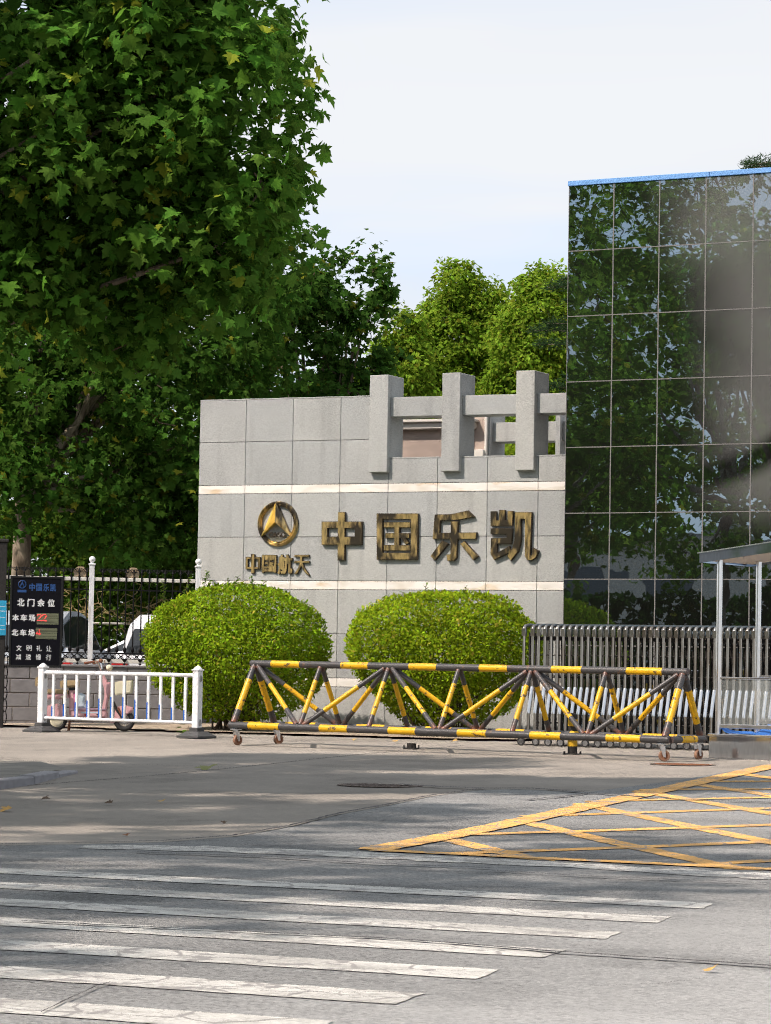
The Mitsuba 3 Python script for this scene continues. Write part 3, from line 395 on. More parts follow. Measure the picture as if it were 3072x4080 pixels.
part('arrow_wing', P(wing2(-1), 'gold'), em); part('arrow_wing', P(wing2(1), 'bronze'), em)
tx = meshkit.text_mesh('CASC', 0.072, 0.03, bold=True); w = tx.bounds[1][0] - tx.bounds[0][0]
tx.apply_translation([-tx.bounds[0][0], 0, 0]); v = np.array(tx.vertices); v[:, 0] *= 0.27 / w; tx = upright(trimesh.Trimesh(v, tx.faces, process=False)); tx.apply_translation([-20.86, VW - 0.03, 3.207])
part('lettering', P(tx, 'bronze_side'), em)

# ---------------------------------------------------------------- glass fronted building
GY = math.radians(2.906); gd, gn = np.array([math.cos(GY), -math.sin(GY)]), np.array([-math.sin(GY), -math.cos(GY)])
GO, PW, PH, GT = np.array([-15.736, 39.02]), 0.6996, 0.9325, 8.152
gb = thing('glass_building', 'tall building clad in dark mirror glass panels with a blue top edge', 'building')
def gframe(m):                                       # local x along the front, y into the building, z up
    M = np.eye(4); M[:2, 0] = gd; M[:2, 1] = -gn; M[:2, 3] = GO; m = m.copy(); m.apply_transform(M); return m
NC = 9
part('body', P(gframe(box(0.02, PW * NC, 0.05, 3.0, 0.0, GT + 0.02)), 'dark_wall'), gb)
rr_ = np.random.default_rng(11)
for c in range(NC):
    for q in range(9):
        z1 = GT - PH * q; z0 = max(z1 - PH, 0.2)
        m = box(c * PW + 0.008, (c + 1) * PW - 0.008, 0.012, 0.03, z0 + 0.008, z1 - 0.008)
        tlt = rr_.normal(0, 0.0022, 2); v = np.array(m.vertices); cx, cz = (c + 0.5) * PW, (z0 + z1) / 2
        v[:, 1] += (v[:, 0] - cx) * tlt[0] + (v[:, 2] - cz) * tlt[1]; m = trimesh.Trimesh(v, m.faces, process=False)
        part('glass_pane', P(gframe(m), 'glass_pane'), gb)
for c in range(NC + 1): part('upright_joint', P(gframe(box(c * PW - 0.008 + (0.008 if c == 0 else 0), c * PW + 0.008, 0.006, 0.04, 0.2, GT)), 'joint_metal'), gb)
for q in range(1, 9):
    for c in range(NC): part('cross_joint', P(gframe(box(c * PW + 0.0085, (c + 1) * PW - 0.0085, 0.0065, 0.04, GT - PH * q - 0.0065, GT - PH * q + 0.0065)), 'joint_metal'), gb)
for c in range(3): part('blue_coping', P(gframe(box(c * 2.15 + (0.004 if c else -0.01), (c + 1) * 2.15 - 0.004, -0.012, 3.02, GT + 0.001, GT + 0.072, 0.004)), 'blue_cladding'), gb)
# ---------------------------------------------------------------- iron fence on its low block wall
FA, FB = c2s(-5.75, 44.62), c2s(-2.87, 45.08)       # from the left edge to the sign wall
fd = (FB - FA) / np.linalg.norm(FB - FA); fl = float(np.linalg.norm(FB - FA)); frz = math.degrees(math.atan2(fd[1], fd[0]))
def fm(m): return moved(m, FA[0], FA[1], 0, frz)    # local x along the fence
GZ = 0.32
lw = thing('block_wall', 'low wall of grey concrete blocks under the black iron fence', 'wall')
part('core', P(fm(box(-0.04, fl + 0.15, 0.012, 0.2, 0.0, 1.20)), 'block_mortar'), lw)
r = random.Random(5)
for row in range(5):
    x = -0.04 - (0.25 if row % 2 else 0.0); z0 = GZ - 0.16 + row * 0.212
    while x < fl + 0.1:
        L = r.choice([0.5, 0.5, 0.46, 0.54]); a, b = max(x, -0.04), min(x + L, fl + 0.15)
        if b - a > 0.05: part('block', P(fm(box(a + 0.006, b - 0.006, r.uniform(-0.004, 0.004), 0.1, z0 + 0.006, min(z0 + 0.206, 1.199), 0.006)), 'block'), lw)
        x += L
part('coping', P(fm(box(-0.05, fl + 0.15, -0.02, 0.22, 1.20, 1.235, 0.006)), 'block'), lw)
fe = thing('iron_fence', 'black iron picket fence with white posts and white rails behind the guard rail', 'fence')
for px_ in (1.36, fl + 0.055):
    m = cat([box(px_ - 0.037, px_ + 0.037, 0.06, 0.134, 1.235, 2.74, 0.004), box(px_ - 0.05, px_ + 0.05, 0.047, 0.147, 2.74, 2.765, 0.004), moved(trimesh.creation.icosphere(3, 0.048), px_, 0.097, 2.825), moved(lathe([(0.03, 0), (0.016, 0.02), (0.03, 0.03)], 12), px_, 0.097, 2.765)])
    part('white_post', P(fm(m), 'white_paint', 30), fe)
for a, b in ((-0.05, 1.32), (1.40, fl + 0.01)):
    part('top_rail', P(fm(box(a, b, 0.075, 0.12, 2.50, 2.555, 0.006)), 'cream_white'), fe); part('low_rail', P(fm(box(a, b, 0.075, 0.12, 1.262, 1.32, 0.006)), 'cream_white'), fe)
    for zz in (1.40, 2.36): part('black_rail', P(fm(box(a, b, 0.078, 0.098, zz, zz + 0.02)), 'black_iron'), fe)
def scroll(cx, cz, rad, sx, turns=1.3):
    t = np.linspace(0, turns * 2 * math.pi, 22); q = rad * (1 - t / t[-1] * 0.75)
    return tube(np.column_stack([cx + sx * q * np.cos(t), np.full_like(t, 0.088), cz + q * np.sin(t)]), 0.006, 5)
i = 0
x = -0.01
while x < fl - 0.04:
    if abs(x - 1.36) > 0.06:
        m = [tube([(x, 0.088, 1.40), (x, 0.088, 2.62)], 0.0105, 6), moved(lathe([(0.0, 0.0), (0.022, 0.012), (0.014, 0.03), (0.0, 0.09)], 8), x, 0.088, 2.62),
             tube([(x - 0.022, 0.088, 2.49), (x - 0.012, 0.088, 2.53), (x - 0.022, 0.088, 2.565)], 0.008, 5), tube([(x + 0.022, 0.088, 2.49), (x + 0.012, 0.088, 2.53), (x + 0.022, 0.088, 2.565)], 0.008, 5),
             moved(lathe([(0.010, 0), (0.026, 0.02), (0.030, 0.045), (0.022, 0.07), (0.010, 0.085)], 8), x, 0.088, 1.425), scroll(x - 0.03, 2.66, 0.028, -1), scroll(x + 0.03, 2.66, 0.028, 1),
             tube([(x, 0.07, 2.48), (x, 0.07, 2.575)], 0.014, 6)]
        part('picket', P(fm(cat(m)), 'black_iron', 40), fe)
    if i % 2 == 0:
        m = []
        for s in (-1, 1):
            m += [scroll(x + s * 0.05, 1.352, 0.026, s), tube([(x + s * 0.015, 0.088, 1.335), (x + s * 0.09, 0.088, 1.395)], 0.007, 5), tube([(x + s * 0.015, 0.088, 1.395), (x + s * 0.09, 0.088, 1.335)], 0.007, 5), tube([(x + s * 0.09, 0.088, 1.395), (x + s * 0.12, 0.088, 1.37), (x + s * 0.09, 0.088, 1.335)], 0.007, 5)]
        m += [tube([(x - 0.13, 0.088, 1.325), (x + 0.13, 0.088, 1.325)], 0.008, 5), moved(lathe([(0.0, 0.0), (0.022, 0.01), (0.014, 0.04), (0.045, 0.085)], 8), x, 0.088, 1.235)]
        part('ornament', P(fm(cat(m)), 'black_iron', 40), fe)
    x += 0.118; i += 1
for k in (1.18, 1.98):
    m = [(-0.09, 0), (0.09, 0), (0.10, 0.08), (0.055, 0.15), (-0.03, 0.155), (-0.09, 0.10)]
    s_ = upright(prism(Polygon([(k + a, 2.56 + b) for a, b in m]), 0.02)); s_.apply_translation([0, 0.13, 0]); part('shield_plate', P(fm(s_), 'tan_stone'), fe)

# black gate post with its blue board at the left edge, and the parking sign
gp = thing('gate_post', 'black iron gate post at the left edge of the view', 'post')
SA = c2s(-5.45, 43.35); sgd = fd
def sm(m): return moved(m, SA[0], SA[1], 0, frz)     # sign frame: x to the right along the board
part('shaft', P(sm(box(-0.40, -0.055, 0.08, 0.25, 0.2, 3.0, 0.01)), 'dark_metal'), gp)
for zz in (0.45, 0.8, 1.1): part('scrollwork', P(sm(cat([moved(tube([(0.03 * math.cos(t), 0, 0.09 * math.sin(t)) for t in np.linspace(0, 6.28, 14)], 0.008, 5), -0.04, 0.1, zz + d) for d in (0, 0.17)])), 'black_iron', 40), gp)
part('cap', P(sm(box(-0.42, -0.035, 0.06, 0.27, 3.0, 3.05, 0.01)), 'dark_metal'), gp)
bbd = thing('notice_board', 'small bright blue notice board at the left edge, beside the black parking sign', 'sign')
part('panel', P(sm(box(-0.55, -0.048, 0.05, 0.078, 1.64, 2.145, 0.004)), 'cyan_board'), bbd)
for zz in (1.72, 1.78, 1.9, 1.99, 2.06): part('text_line', P(sm(box(-0.2, -0.065, 0.047, 0.0495, zz, zz + 0.008)), 'sign_white'), bbd)
ps = thing('parking_sign', 'black parking sign board with white characters and red LED numbers', 'sign')
SW, SH, SB = 0.765, 1.325, 1.185
part('frame', P(sm(cat([box(0, SW, 0.0, 0.07, SB, SB + 0.028, 0.003), box(0, SW, 0.0, 0.07, SB + SH - 0.028, SB + SH, 0.003), box(0, 0.028, 0.0, 0.07, SB + 0.028, SB + SH - 0.028, 0.003), box(SW - 0.028, SW, 0.0, 0.07, SB + 0.028, SB + SH - 0.028, 0.003)])), 'sign_frame'), ps)
part('panel', P(sm(box(0.026, SW - 0.026, 0.012, 0.06, SB + 0.026, SB + SH - 0.026)), 'sign_black'), ps)
for xx in (0.12, SW - 0.12): part('bracket', P(sm(box(xx - 0.03, xx + 0.03, 0.06, 0.5, SB + 0.04, SB + 0.09)), 'black_iron'), ps)
KX, KZ = SW / 815.0, SH / 1412.0
def glyph(ch): return polys(GLYPHS[ch], 1.0, 0.0)
def char_mesh(ch, cx, cy, w, h, depth=0.004):         # centre and size in the sign drawing's units, from its top left corner (135, 168)
    g = glyph(ch); b = g.bounds
    g = affinity.translate(g, -(b[0] + b[2]) / 2, -(b[1] + b[3]) / 2); g = affinity.scale(g, w * KX / (b[2] - b[0]), h * KZ / (b[3] - b[1]), origin=(0, 0))
    m = upright(prism(g, depth)); m.apply_translation([(cx - 135) * KX, 0.012, SB + SH - (cy - 168) * KZ]); return m
for txt, xs, y, w, h, m in [('北门余位', (302, 457, 613, 770), 577, 112, 122, 'sign_white'), ('本车场', (226, 352, 480), 815, 104, 106, 'sign_white'), ('北车场', (222, 348, 474), 1047, 104, 106, 'sign_white'),
                            ('文明礼让', (287, 443, 596, 750), 1287, 84, 88, 'sign_white'), ('减速慢行', (284, 437, 592, 748), 1424, 84, 88, 'sign_white'), ('中国乐凯', (470, 578, 688, 795), 338, 92, 118, 'sign_blue')]:
    for ch, xx in zip(txt, xs): part('character', P(sm(char_mesh(ch, xx, y, w, h)), m), ps)
t = np.linspace(0, 2 * math.pi, 30)
def spt(x, y, dy=0.009): return ((x - 135) * KX, dy, SB + SH - (y - 168) * KZ)
part('logo', P(sm(cat([tube([spt(316 + 58 * math.cos(a), 296 + 60 * math.sin(a)) for a in t], 0.006, 5), tube([spt(290, 330), spt(316, 250), spt(342, 330)], 0.007, 5), tube([spt(316, 250), spt(316, 300)], 0.006, 5), box(spt(245, 0)[0], spt(382, 0)[0], 0.008, 0.0125, spt(0, 420)[2], spt(0, 382)[2])])), 'sign_blue'), ps)
for y0, y1, x0, x1 in ((738, 912, 552, 890), (967, 1140, 543, 872)):
    part('led_display', P(sm(box(spt(x0, 0)[0], spt(x1, 0)[0], 0.006, 0.013, spt(0, y1)[2], spt(0, y0)[2])), 'led_screen'), ps)
scene['led_red'] = {'type': 'diffuse', 'reflectance': rgb(0.30, 0.02, 0.02)}
def seg(pts, r_=0.0052): return tube([spt(a, b, 0.003) for a, b in pts], r_, 6)
two_ = lambda o, y: seg([(o + 8, y + 28), (o + 18, y + 8), (o + 60, y + 4), (o + 72, y + 22), (o + 58, y + 52), (o + 6, y + 102), (o + 78, y + 102)])
for nm, m in (('led_digit', two_(550, 755)), ('led_digit', two_(630, 755)), ('led_digit', seg([(598, 1092), (598, 992), (548, 1062), (618, 1062)], 0.0065))):
    part(nm, {**P(sm(m), 'led_red'), 'emitter': {'type': 'area', 'radiance': rgb(0.55, 0.03, 0.03)}}, ps)

# ---------------------------------------------------------------- white guard rail
GA, GB = np.array([-22.345, 35.872]), np.array([-19.523, 35.275]); gl = float(np.linalg.norm(GB - GA)); grz = math.degrees(math.atan2(GB[1] - GA[1], GB[0] - GA[0]))
gz = (zg(GA[1]) + zg(GB[1])) / 2
def gm(m): return moved(m, GA[0], GA[1], gz, grz)
gr = thing('guard_rail', 'white steel guard rail with blue sleeves on its bars and black rubber feet', 'guard rail')
for k, x in enumerate((0.0, gl)):
    part('post', P(gm(box(x - 0.052, x + 0.052, -0.052, 0.052, 0.09, 0.905, 0.008)), 'white_paint'), gr)
    part('post_cap', P(gm(cat([box(x - 0.064, x + 0.064, -0.064, 0.064, 0.905, 0.925, 0.006), moved(lathe([(0.062, 0), (0.058, 0.014), (0.03, 0.038), (0.012, 0.05), (0.0, 0.053)], 16), x, 0, 0.925)])), 'white_paint', 30), gr)
    b = trimesh.convex.convex_hull(np.array([(x + sx * w, sy * d, z) for sx in (-1, 1) for sy in (-1, 1) for w, d, z in ((0.19, 0.19, 0.0), (0.19, 0.19, 0.028), (0.11, 0.10, 0.085), (0.10, 0.09, 0.09))]))
    part('rubber_foot', P(gm(cat([b, box(x - 0.075, x + 0.075, -0.075, 0.075, 0.085, 0.14, 0.006), tube([(x, -0.135, 0.055), (x, -0.15, 0.062)], 0.012, 8)])), 'base_rubber'), gr)
    for zz in (0.80, 0.21):
        m = lathe([(0.0, 0.0), (0.030, 0.002), (0.026, 0.009), (0.0, 0.013)], 16); m.apply_scale([1, 1.6, 1]); m = upright(m); m.apply_translation([0, 0, 0])
        part('reflector', P(gm(moved(moved(m, 0, 0, 0, 90), x + 0.052, 0, zz)), 'reflector', 30), gr)
part('top_rail', P(gm(cat([tube([(0.05, 0, 0.845), (gl - 0.05, 0, 0.845)], 0.028, 12), box(0.05, gl - 0.05, -0.030, -0.024, 0.841, 0.847)])), 'white_paint', 30), gr)
part('bottom_rail', P(gm(tube([(0.05, 0, 0.205), (gl - 0.05, 0, 0.205)], 0.022, 12)), 'white_paint', 30), gr)
hb_ = [0.17, 0.21, 0.245, 0.275, 0.31, 0.345, 0.345, 0.31, 0.275, 0.24, 0.205, 0.17]
for k in range(12):
    x = 0.05 + (gl - 0.1) * (k + 0.72) / 12.45
    part('bar', P(gm(box(x - 0.0235, x + 0.0235, -0.0125, 0.0125, 0.22, 0.83, 0.003)), 'white_paint'), gr)
    part('blue_sleeve', P(gm(box(x - 0.021, x + 0.001, -0.0165, -0.0124, 0.232, 0.222 + hb_[k] * 0.88)), 'blue_film'), gr)

# ---------------------------------------------------------------- pink scooter behind the guard rail
SO = np.array([-22.32, 36.23]); srz = 25.4; sz0 = zg(36.4) + 0.0
def scm(m): return moved(m, SO[0], SO[1], sz0, srz)
def sp(x, y): return ((x - 535) * 0.0015, (757 - y) * 0.0015)
sc = thing('scooter', 'pale pink electric scooter with tan seats and a cream front basket', 'scooter')
def slab(pts, w, b=0.012, y=0.0):                     # side outline in drawing units, rounded edges, width w
    g = Polygon([sp(*q) for q in pts]).buffer(0); ms = []
    for ins, h in ((0.0, w - 2 * b), (b * 0.55, w - b * 0.7), (b, w)):
        gi = g.buffer(-ins)
        if gi.is_empty: continue
        m = upright(prism(gi, h)); m.apply_translation([0, h / 2 + y, 0]); ms.append(m)
    return cat(ms)
def sc_part(n, m, mt, lab=None, smooth=False): part(n, P(scm(m), mt, smooth), sc, lab)
def wheel(cx, cz, R, r_, w):
    m = trimesh.creation.torus(R - r_, r_, major_sections=40, minor_sections=12); m.apply_transform(trimesh.transformations.rotation_matrix(math.pi / 2, [1, 0, 0])); m.apply_translation([cx, 0, cz]); return m
rx, rz_ = sp(535, 655); fx, fz = sp(1174, 650)
sc_part('rear_tyre', wheel(rx, rz_, 0.147, 0.036, 0), 'rubber', None, True); sc_part('front_tyre', wheel(fx, fz + 0.002, 0.15, 0.036, 0), 'rubber', None, True)
def disc(cx, cz, prof): m = upright(lathe(prof, 32)); m.apply_translation([cx, 0, cz]); return m
sc_part('rear_hub', disc(rx, rz_, [(0.0, -0.05), (0.07, -0.045), (0.10, -0.03), (0.10, 0.03), (0.07, 0.045), (0, 0.05)]), 'cream_plastic', None, 30)
rim = [disc(fx, fz, [(0.095, -0.02), (0.112, -0.02), (0.112, 0.02), (0.095, 0.02), (0.095, -0.02)]), disc(fx, fz, [(0, -0.03), (0.028, -0.03), (0.028, 0.03), (0, 0.03)])]
for k in range(14):
    a = k * 2 * math.pi / 14; rim.append(tube([(fx + 0.025 * math.cos(a), -0.012, fz + 0.025 * math.sin(a)), (fx + 0.1 * math.cos(a), -0.004, fz + 0.1 * math.sin(a))], 0.005, 5))
sc_part('front_rim', cat(rim), 'chrome')
sc_part('rear_fender', slab([(432, 555), (440, 525), (480, 503), (555, 498), (610, 522), (628, 580), (632, 640), (560, 636), (452, 634), (436, 600)], 0.17, 0.03), 'pink')
sc_part('rear_body', slab([(440, 407), (560, 405), (640, 405), (648, 440), (610, 448), (560, 458), (440, 458)], 0.22, 0.03), 'pink')
sc_part('seat_post', slab([(648, 370), (695, 366), (712, 470), (705, 605), (650, 605), (652, 470)], 0.13, 0.025), 'pink')
sc_part('battery_box', slab([(668, 552), (1000, 548), (1012, 575), (1008, 622), (672, 622)], 0.24, 0.025), 'pink'); sc_part('footboard', slab([(665, 540), (1000, 535), (1003, 547), (668, 553)], 0.26, 0.006), 'mauve')
sc_part('box_stripe', slab([(770, 570), (930, 568), (932, 580), (772, 583)], 0.246, 0.002), 'pale_blue'); sc_part('box_mark', slab([(800, 592), (832, 588), (830, 608), (806, 612)], 0.246, 0.002), 'tail_red'); sc_part('box_vent', slab([(915, 588), (975, 583), (975, 592), (920, 600)], 0.246, 0.002), 'rubber')
sc_part('leg_shield', slab([(966, 288), (1052, 285), (1052, 345), (1022, 420), (1003, 545), (962, 545), (985, 420), (980, 345), (966, 310)], 0.20, 0.03), 'pink')
sc_part('front_fender', slab([(1085, 560), (1112, 517), (1180, 500), (1252, 520), (1255, 545), (1222, 592), (1190, 600), (1150, 630), (1120, 664), (1045, 674), (1033, 655), (1078, 640)], 0.12, 0.03), 'pink')
sc_part('fender_badge', slab([(1110, 525), (1125, 520), (1152, 575), (1148, 608), (1128, 590)], 0.126, 0.002), 'brown_grip')
sc_part('passenger_seat', slab([(440, 363), (470, 360), (622, 363), (640, 375), (640, 402), (440, 404)], 0.23, 0.02), 'tan_seat'); sc_part('driver_seat', slab([(565, 285), (590, 277), (722, 273), (738, 285), (735, 335), (700, 340), (570, 350), (562, 320)], 0.24, 0.03), 'tan_seat')
sc_part('seat_base', slab([(640, 340), (735, 333), (712, 362), (650, 372)], 0.16, 0.01), 'rubber'); sc_part('backrest', slab([(330, 262), (345, 248), (372, 246), (378, 330), (345, 337), (328, 332)], 0.22, 0.02), 'tan_seat')
sc_part('backrest_arm', cat([tube([(*sp(352, 330)[:1], s, sp(352, 330)[1]), (*sp(370, 400)[:1], s, sp(370, 400)[1]), (*sp(450, 420)[:1], s, sp(450, 420)[1])], 0.01, 6) for s in (-0.07, 0.07)]), 'chrome')
sc_part('bag', slab([(690, 395), (762, 392), (805, 415), (795, 470), (812, 535), (700, 540)], 0.10, 0.03), 'pale_blue', 'pale blue bag hanging by the seat'); sc_part('cloth', slab([(686, 398), (722, 396), (724, 545), (690, 530)], 0.13, 0.02), 'magenta')
sc_part('frame', cat([slab([(668, 622), (990, 622), (985, 652), (700, 660)], 0.14, 0.01), tube([(sp(640, 640)[0], 0, sp(0, 640)[1]), (sp(700, 655)[0], 0, sp(0, 655)[1])], 0.02, 6)]), 'dark_metal')
sc_part('kickstand', cat([tube([(sp(660, 640)[0], s * 0.04, sp(0, 640)[1]), (sp(648, 745)[0], s * 0.10, 0.008)], 0.011, 6) for s in (-1, 1)]), 'rust')
sc_part('basket', slab([(1082, 286), (1120, 276), (1240, 266), (1246, 300), (1240, 388), (1095, 410), (1085, 395)], 0.24, 0.02), 'cream_plastic')
sc_part('fork', cat([tube([(sp(1040, 430)[0], s, sp(0, 430)[1]), (sp(1110, 560)[0], s, sp(0, 560)[1]), (fx, s, fz)], 0.014, 8) for s in (-0.06, 0.06)]), 'dark_metal', None, 40)
sp_ = []
for k in range(40):
    a = k * 0.9; sp_.append((sp(566 - k * 0.4, 0)[0] + 0.02 * math.cos(a), -0.09 + 0.02 * math.sin(a), sp(0, 455 + k * 2.4)[1]))
sc_part('shock_spring', tube(sp_, 0.005, 5), 'chrome', None, 40); sc_part('spring_knob', moved(trimesh.creation.icosphere(2, 0.024), sp(590, 0)[0], -0.1, sp(0, 435)[1]), 'cream_plastic', None, True)
sc_part('steering_column', slab([(935, 210), (965, 205), (1005, 275), (1000, 300), (960, 300)], 0.07, 0.015), 'pink')
h0 = sp(945, 150)
sc_part('handlebar', cat([tube([(sp(895, 0)[0], -0.26, sp(0, 95)[1]), (sp(925, 0)[0], -0.15, sp(0, 115)[1]), (sp(945, 0)[0], -0.05, sp(0, 170)[1]), (sp(950, 0)[0], 0.05, sp(0, 170)[1]), (sp(930, 0)[0], 0.15, sp(0, 115)[1]), (sp(905, 0)[0], 0.26, sp(0, 95)[1])], 0.013, 8)]), 'chrome', None, 40)
for s, (a, b) in ((-1, ((805, 112), (895, 97))), (1, ((850, 112), (905, 97)))): sc_part('grip', tube([(sp(a[0], 0)[0], s * 0.32, sp(0, a[1])[1]), (sp(b[0], 0)[0], s * 0.26, sp(0, b[1])[1])], 0.018, 8), 'brown_grip', None, 40)
sc_part('mirror', cat([tube([(sp(990, 0)[0], -0.12, sp(0, 170)[1]), (sp(985, 0)[0], -0.16, sp(0, 80)[1])], 0.006, 5), moved(trimesh.creation.icosphere(2, 0.03), sp(950, 0)[0], -0.16, sp(0, 86)[1])]), 'rust'); sc_part('headlight', moved(trimesh.creation.icosphere(2, 0.045), sp(1020, 0)[0], 0, sp(0, 150)[1]), 'cream_plastic', None, True)

# ---------------------------------------------------------------- yellow and black rolling barrier
BC, BR = np.array([-14.893, 33.554]), -math.degrees(0.136); HL, HW, HT, HB = 3.158, 0.448, 1.043, 0.253
bz0, bz1 = zg(BC[1] + HL * math.sin(0.136)), zg(BC[1] - HL * math.sin(0.136))
def bm(m):
    m = m.copy(); v = np.array(m.vertices); v[:, 2] += bz0 + (bz1 - bz0) * (v[:, 0] + HL) / (2 * HL); return moved(trimesh.Trimesh(v, m.faces, process=False), BC[0], BC[1], 0, BR)
def banded(a, b, rad, cuts, first, rust=(0.0, 0.0), sides=14):   # pipe whose paint changes at the cut lengths
    a, b = np.array(a, float), np.array(b, float); L = np.linalg.norm(b - a); edges = [0.0] + [c * L if c <= 1 and max(cuts) <= 1 else c for c in cuts] + [L]; ms, uv = [], []
    for i in range(len(edges) - 1):
        n = max(2, int((edges[i + 1] - edges[i]) / 0.06) + 1)
        ss = np.linspace(edges[i], edges[i + 1], n); m = tube([a + (b - a) * s / L for s in ss], rad, sides, cap=i in (0, len(edges) - 2) and False)
        fl_ = (i % 2) ^ first; k = len(m.vertices)
        s_v = ((np.array(m.vertices) - a) @ (b - a)) / L
        rr2 = np.clip(rust[0] * (1 - s_v / 0.06), 0, 1) + np.clip(rust[1] * (1 - (L - s_v) / 0.10), 0, 1)
        ms.append(m); uv.append(np.column_stack([np.full(k, float(fl_)), np.clip(rr2, 0, 1)]))
    c0, c1 = tube([a, a + (b - a) * 0.002], rad, sides), tube([b - (b - a) * 0.002, b], rad, sides)
    for c, fl_ in ((c0, first), (c1, (len(edges) - 2) % 2 ^ first)): ms.append(c); uv.append(np.column_stack([np.full(len(c.vertices), float(fl_)), np.full(len(c.vertices), 0.2)]))
    return cat(ms), np.vstack(uv)
def pipe(name, a, b, rad, cuts, first, rust=(0, 0), smooth=True):
    m, uv = banded(a, b, rad, cuts, first, rust); part(name, P(bm(m), 'pipe_paint', True, uv=uv), ba)
ba = thing('rolling_barrier', 'long yellow and black striped steel pipe barrier on caster wheels in front of the gate', 'barrier')
def bandcuts(yel, L): 
    c = []
    for s in yel: c += [s[0] * L, s[1] * L]
    return [min(max(x_, 0.002), L - 0.002) for x_ in c]
LB = 2 * HL
pers = lambda t: t * (1 + 0.085 * (1 - t))            # from lengths seen in the picture to lengths along the bar
t_src = [(1079, 1194), (1360, 1468), (1632, 1742), (1912, 2024), (2199, 2318), (2496, 2637)]
b_src = [(988, 1113), (1278, 1391), (1557, 1666), (1836, 1951), (2127, 2250), (2433, 2571)]
r_src = [(977, 1053), (1149, 1269), (1433, 1543), (1706, 1808), (1985, 2095), (2276, 2380), (2563, 2697)]
pipe('top_bar', (-HL, 0, HT), (HL, 0, HT), 0.045, bandcuts([(pers((a - 995) / 1742), pers((b - 995) / 1742)) for a, b in t_src], LB), 0)
pipe('front_bar', (-HL, -HW, HB), (HL, -HW, HB), 0.046, bandcuts([(pers((a - 908) / 1775), pers((b - 908) / 1775)) for a, b in b_src], LB), 0)
pipe('rear_bar', (-HL, HW, HB), (HL, HW, HB), 0.046, bandcuts([(pers((a - 1085) / 1718), pers((b - 1085) / 1718)) for a, b in r_src if a > 1085 + 0], LB), 0)
for s in (-1, 1): pipe('end_bar', (s * HL, -HW + 0.03, HB), (s * HL, HW - 0.03, HB), 0.042, [0.28, 0.74], 0)
nodes = [-HL + 0.06 + (2 * HL - 0.12) * k / 6 for k in range(7)]
for k, nx in enumerate(nodes):
    for s in (-1, 1):
        pipe('strut', (nx, s * 0.02, HT - 0.03), (nx, s * HW, HB + 0.03), 0.042 if k in (0, 6) else 0.031, [0.25, 0.78] if k in (0, 6) else [0.24, 0.80], 0, (0.7, 0.9))
for a, b in ((0, 1), (2, 1), (2, 3), (4, 3), (4, 5), (6, 5)):
    for s in (-1, 1):
        d = 0.06 if b > a else -0.06
        pipe('diagonal', (nodes[a] + d, s * 0.02, HT - 0.03), (nodes[b] - d * 0.8, s * HW, HB + 0.03), 0.031, [0.32, 0.74], 0, (0.6, 0.9))
for sx in (-1, 1):
    for sy in (-1, 1):
        cx, cy, R = sx * (HL - 0.10), sy * HW, 0.066; yaw = {(-1, -1): 75, (-1, 1): 60, (1, -1): 40, (1, 1): 80}[(sx, sy)]
        def place_c(m): return bm(moved(m, cx, cy, 0, yaw))
        ck = part('caster', P(place_c(cat([box(-0.06, 0.06, -0.05, 0.05, HB - 0.058, HB - 0.044, 0.003), tube([(0, 0, HB - 0.075), (0, 0, HB - 0.058)], 0.03, 12)] + [trimesh.convex.convex_hull(np.array([(x, s * 0.03 + q, z) for q in (-0.003, 0.003) for x, z in ((-0.03, HB - 0.072), (0.035, HB - 0.072), (0.045, R - 0.016), (0.015, R - 0.016))])) for s in (-1, 1)])), 'steel_plate'), ba)
        w_ = upright(lathe([(0.042, -0.022), (R - 0.006, -0.022), (R, -0.014), (R, 0.014), (R - 0.006, 0.022), (0.042, 0.022), (0.042, -0.022)], 28)); w_.apply_translation([0.03, 0, R]); part('wheel', P(place_c(w_), 'orange_wheel', 30), ck)
        h_ = upright(lathe([(0, -0.018), (0.042, -0.018), (0.042, 0.018), (0, 0.018)], 20)); h_.apply_translation([0.03, 0, R]); part('hub', P(place_c(h_), 'rust'), ck)

# bollard and the stub of a second one
bo = thing('bollard', 'short black steel bollard with yellow bands standing behind the barrier', 'bollard')
pr('bollard_yellow', (0.55, 0.33, 0.01), 0.5); bx, by = -13.52, 33.90; b0 = zg(by)
part('pipe', P(moved(lathe([(0.0, 0), (0.058, 0), (0.058, 0.46), (0.05, 0.49), (0.03, 0.505), (0.0, 0.508)], 24), bx, by, b0), 'dark_metal', 30), bo)
for z in (0.345, 0.10): part('yellow_band', P(moved(lathe([(0.0585, 0), (0.0605, 0.002), (0.0605, 0.083), (0.0585, 0.085)], 24), bx, by, b0 + z), 'bollard_yellow', 30), bo)
part('base_plate', P(moved(cat([box(-0.09, 0.09, -0.09, 0.09, 0.0, 0.012, 0.003)] + [moved(lathe([(0, 0), (0.012, 0), (0.012, 0.03), (0, 0.03)], 8), sx * 0.075, sy * 0.075, 0.01) for sx in (-1, 1) for sy in (-1, 1)]), bx, by, b0), 'dark_metal'), bo)
st = thing('bollard_stub', 'black bolted base of a removed bollard left on the concrete', 'bollard base')
part('sleeve', P(moved(lathe([(0.045, 0.01), (0.058, 0.01), (0.058, 0.072), (0.045, 0.072), (0.045, 0.01)], 20), -15.78, 34.1, zg(34.1)), 'dark_metal', 30), st)
part('base_plate', P(moved(cat([box(-0.08, 0.08, -0.08, 0.08, 0.001, 0.011, 0.003)] + [moved(lathe([(0, 0), (0.009, 0), (0.009, 0.04), (0, 0.04)], 8), sx * 0.07, sy * 0.07, 0.01) for sx in (-1, 1) for sy in (-1, 1)]), -15.78, 34.1, zg(34.1)), 'dark_metal'), st)

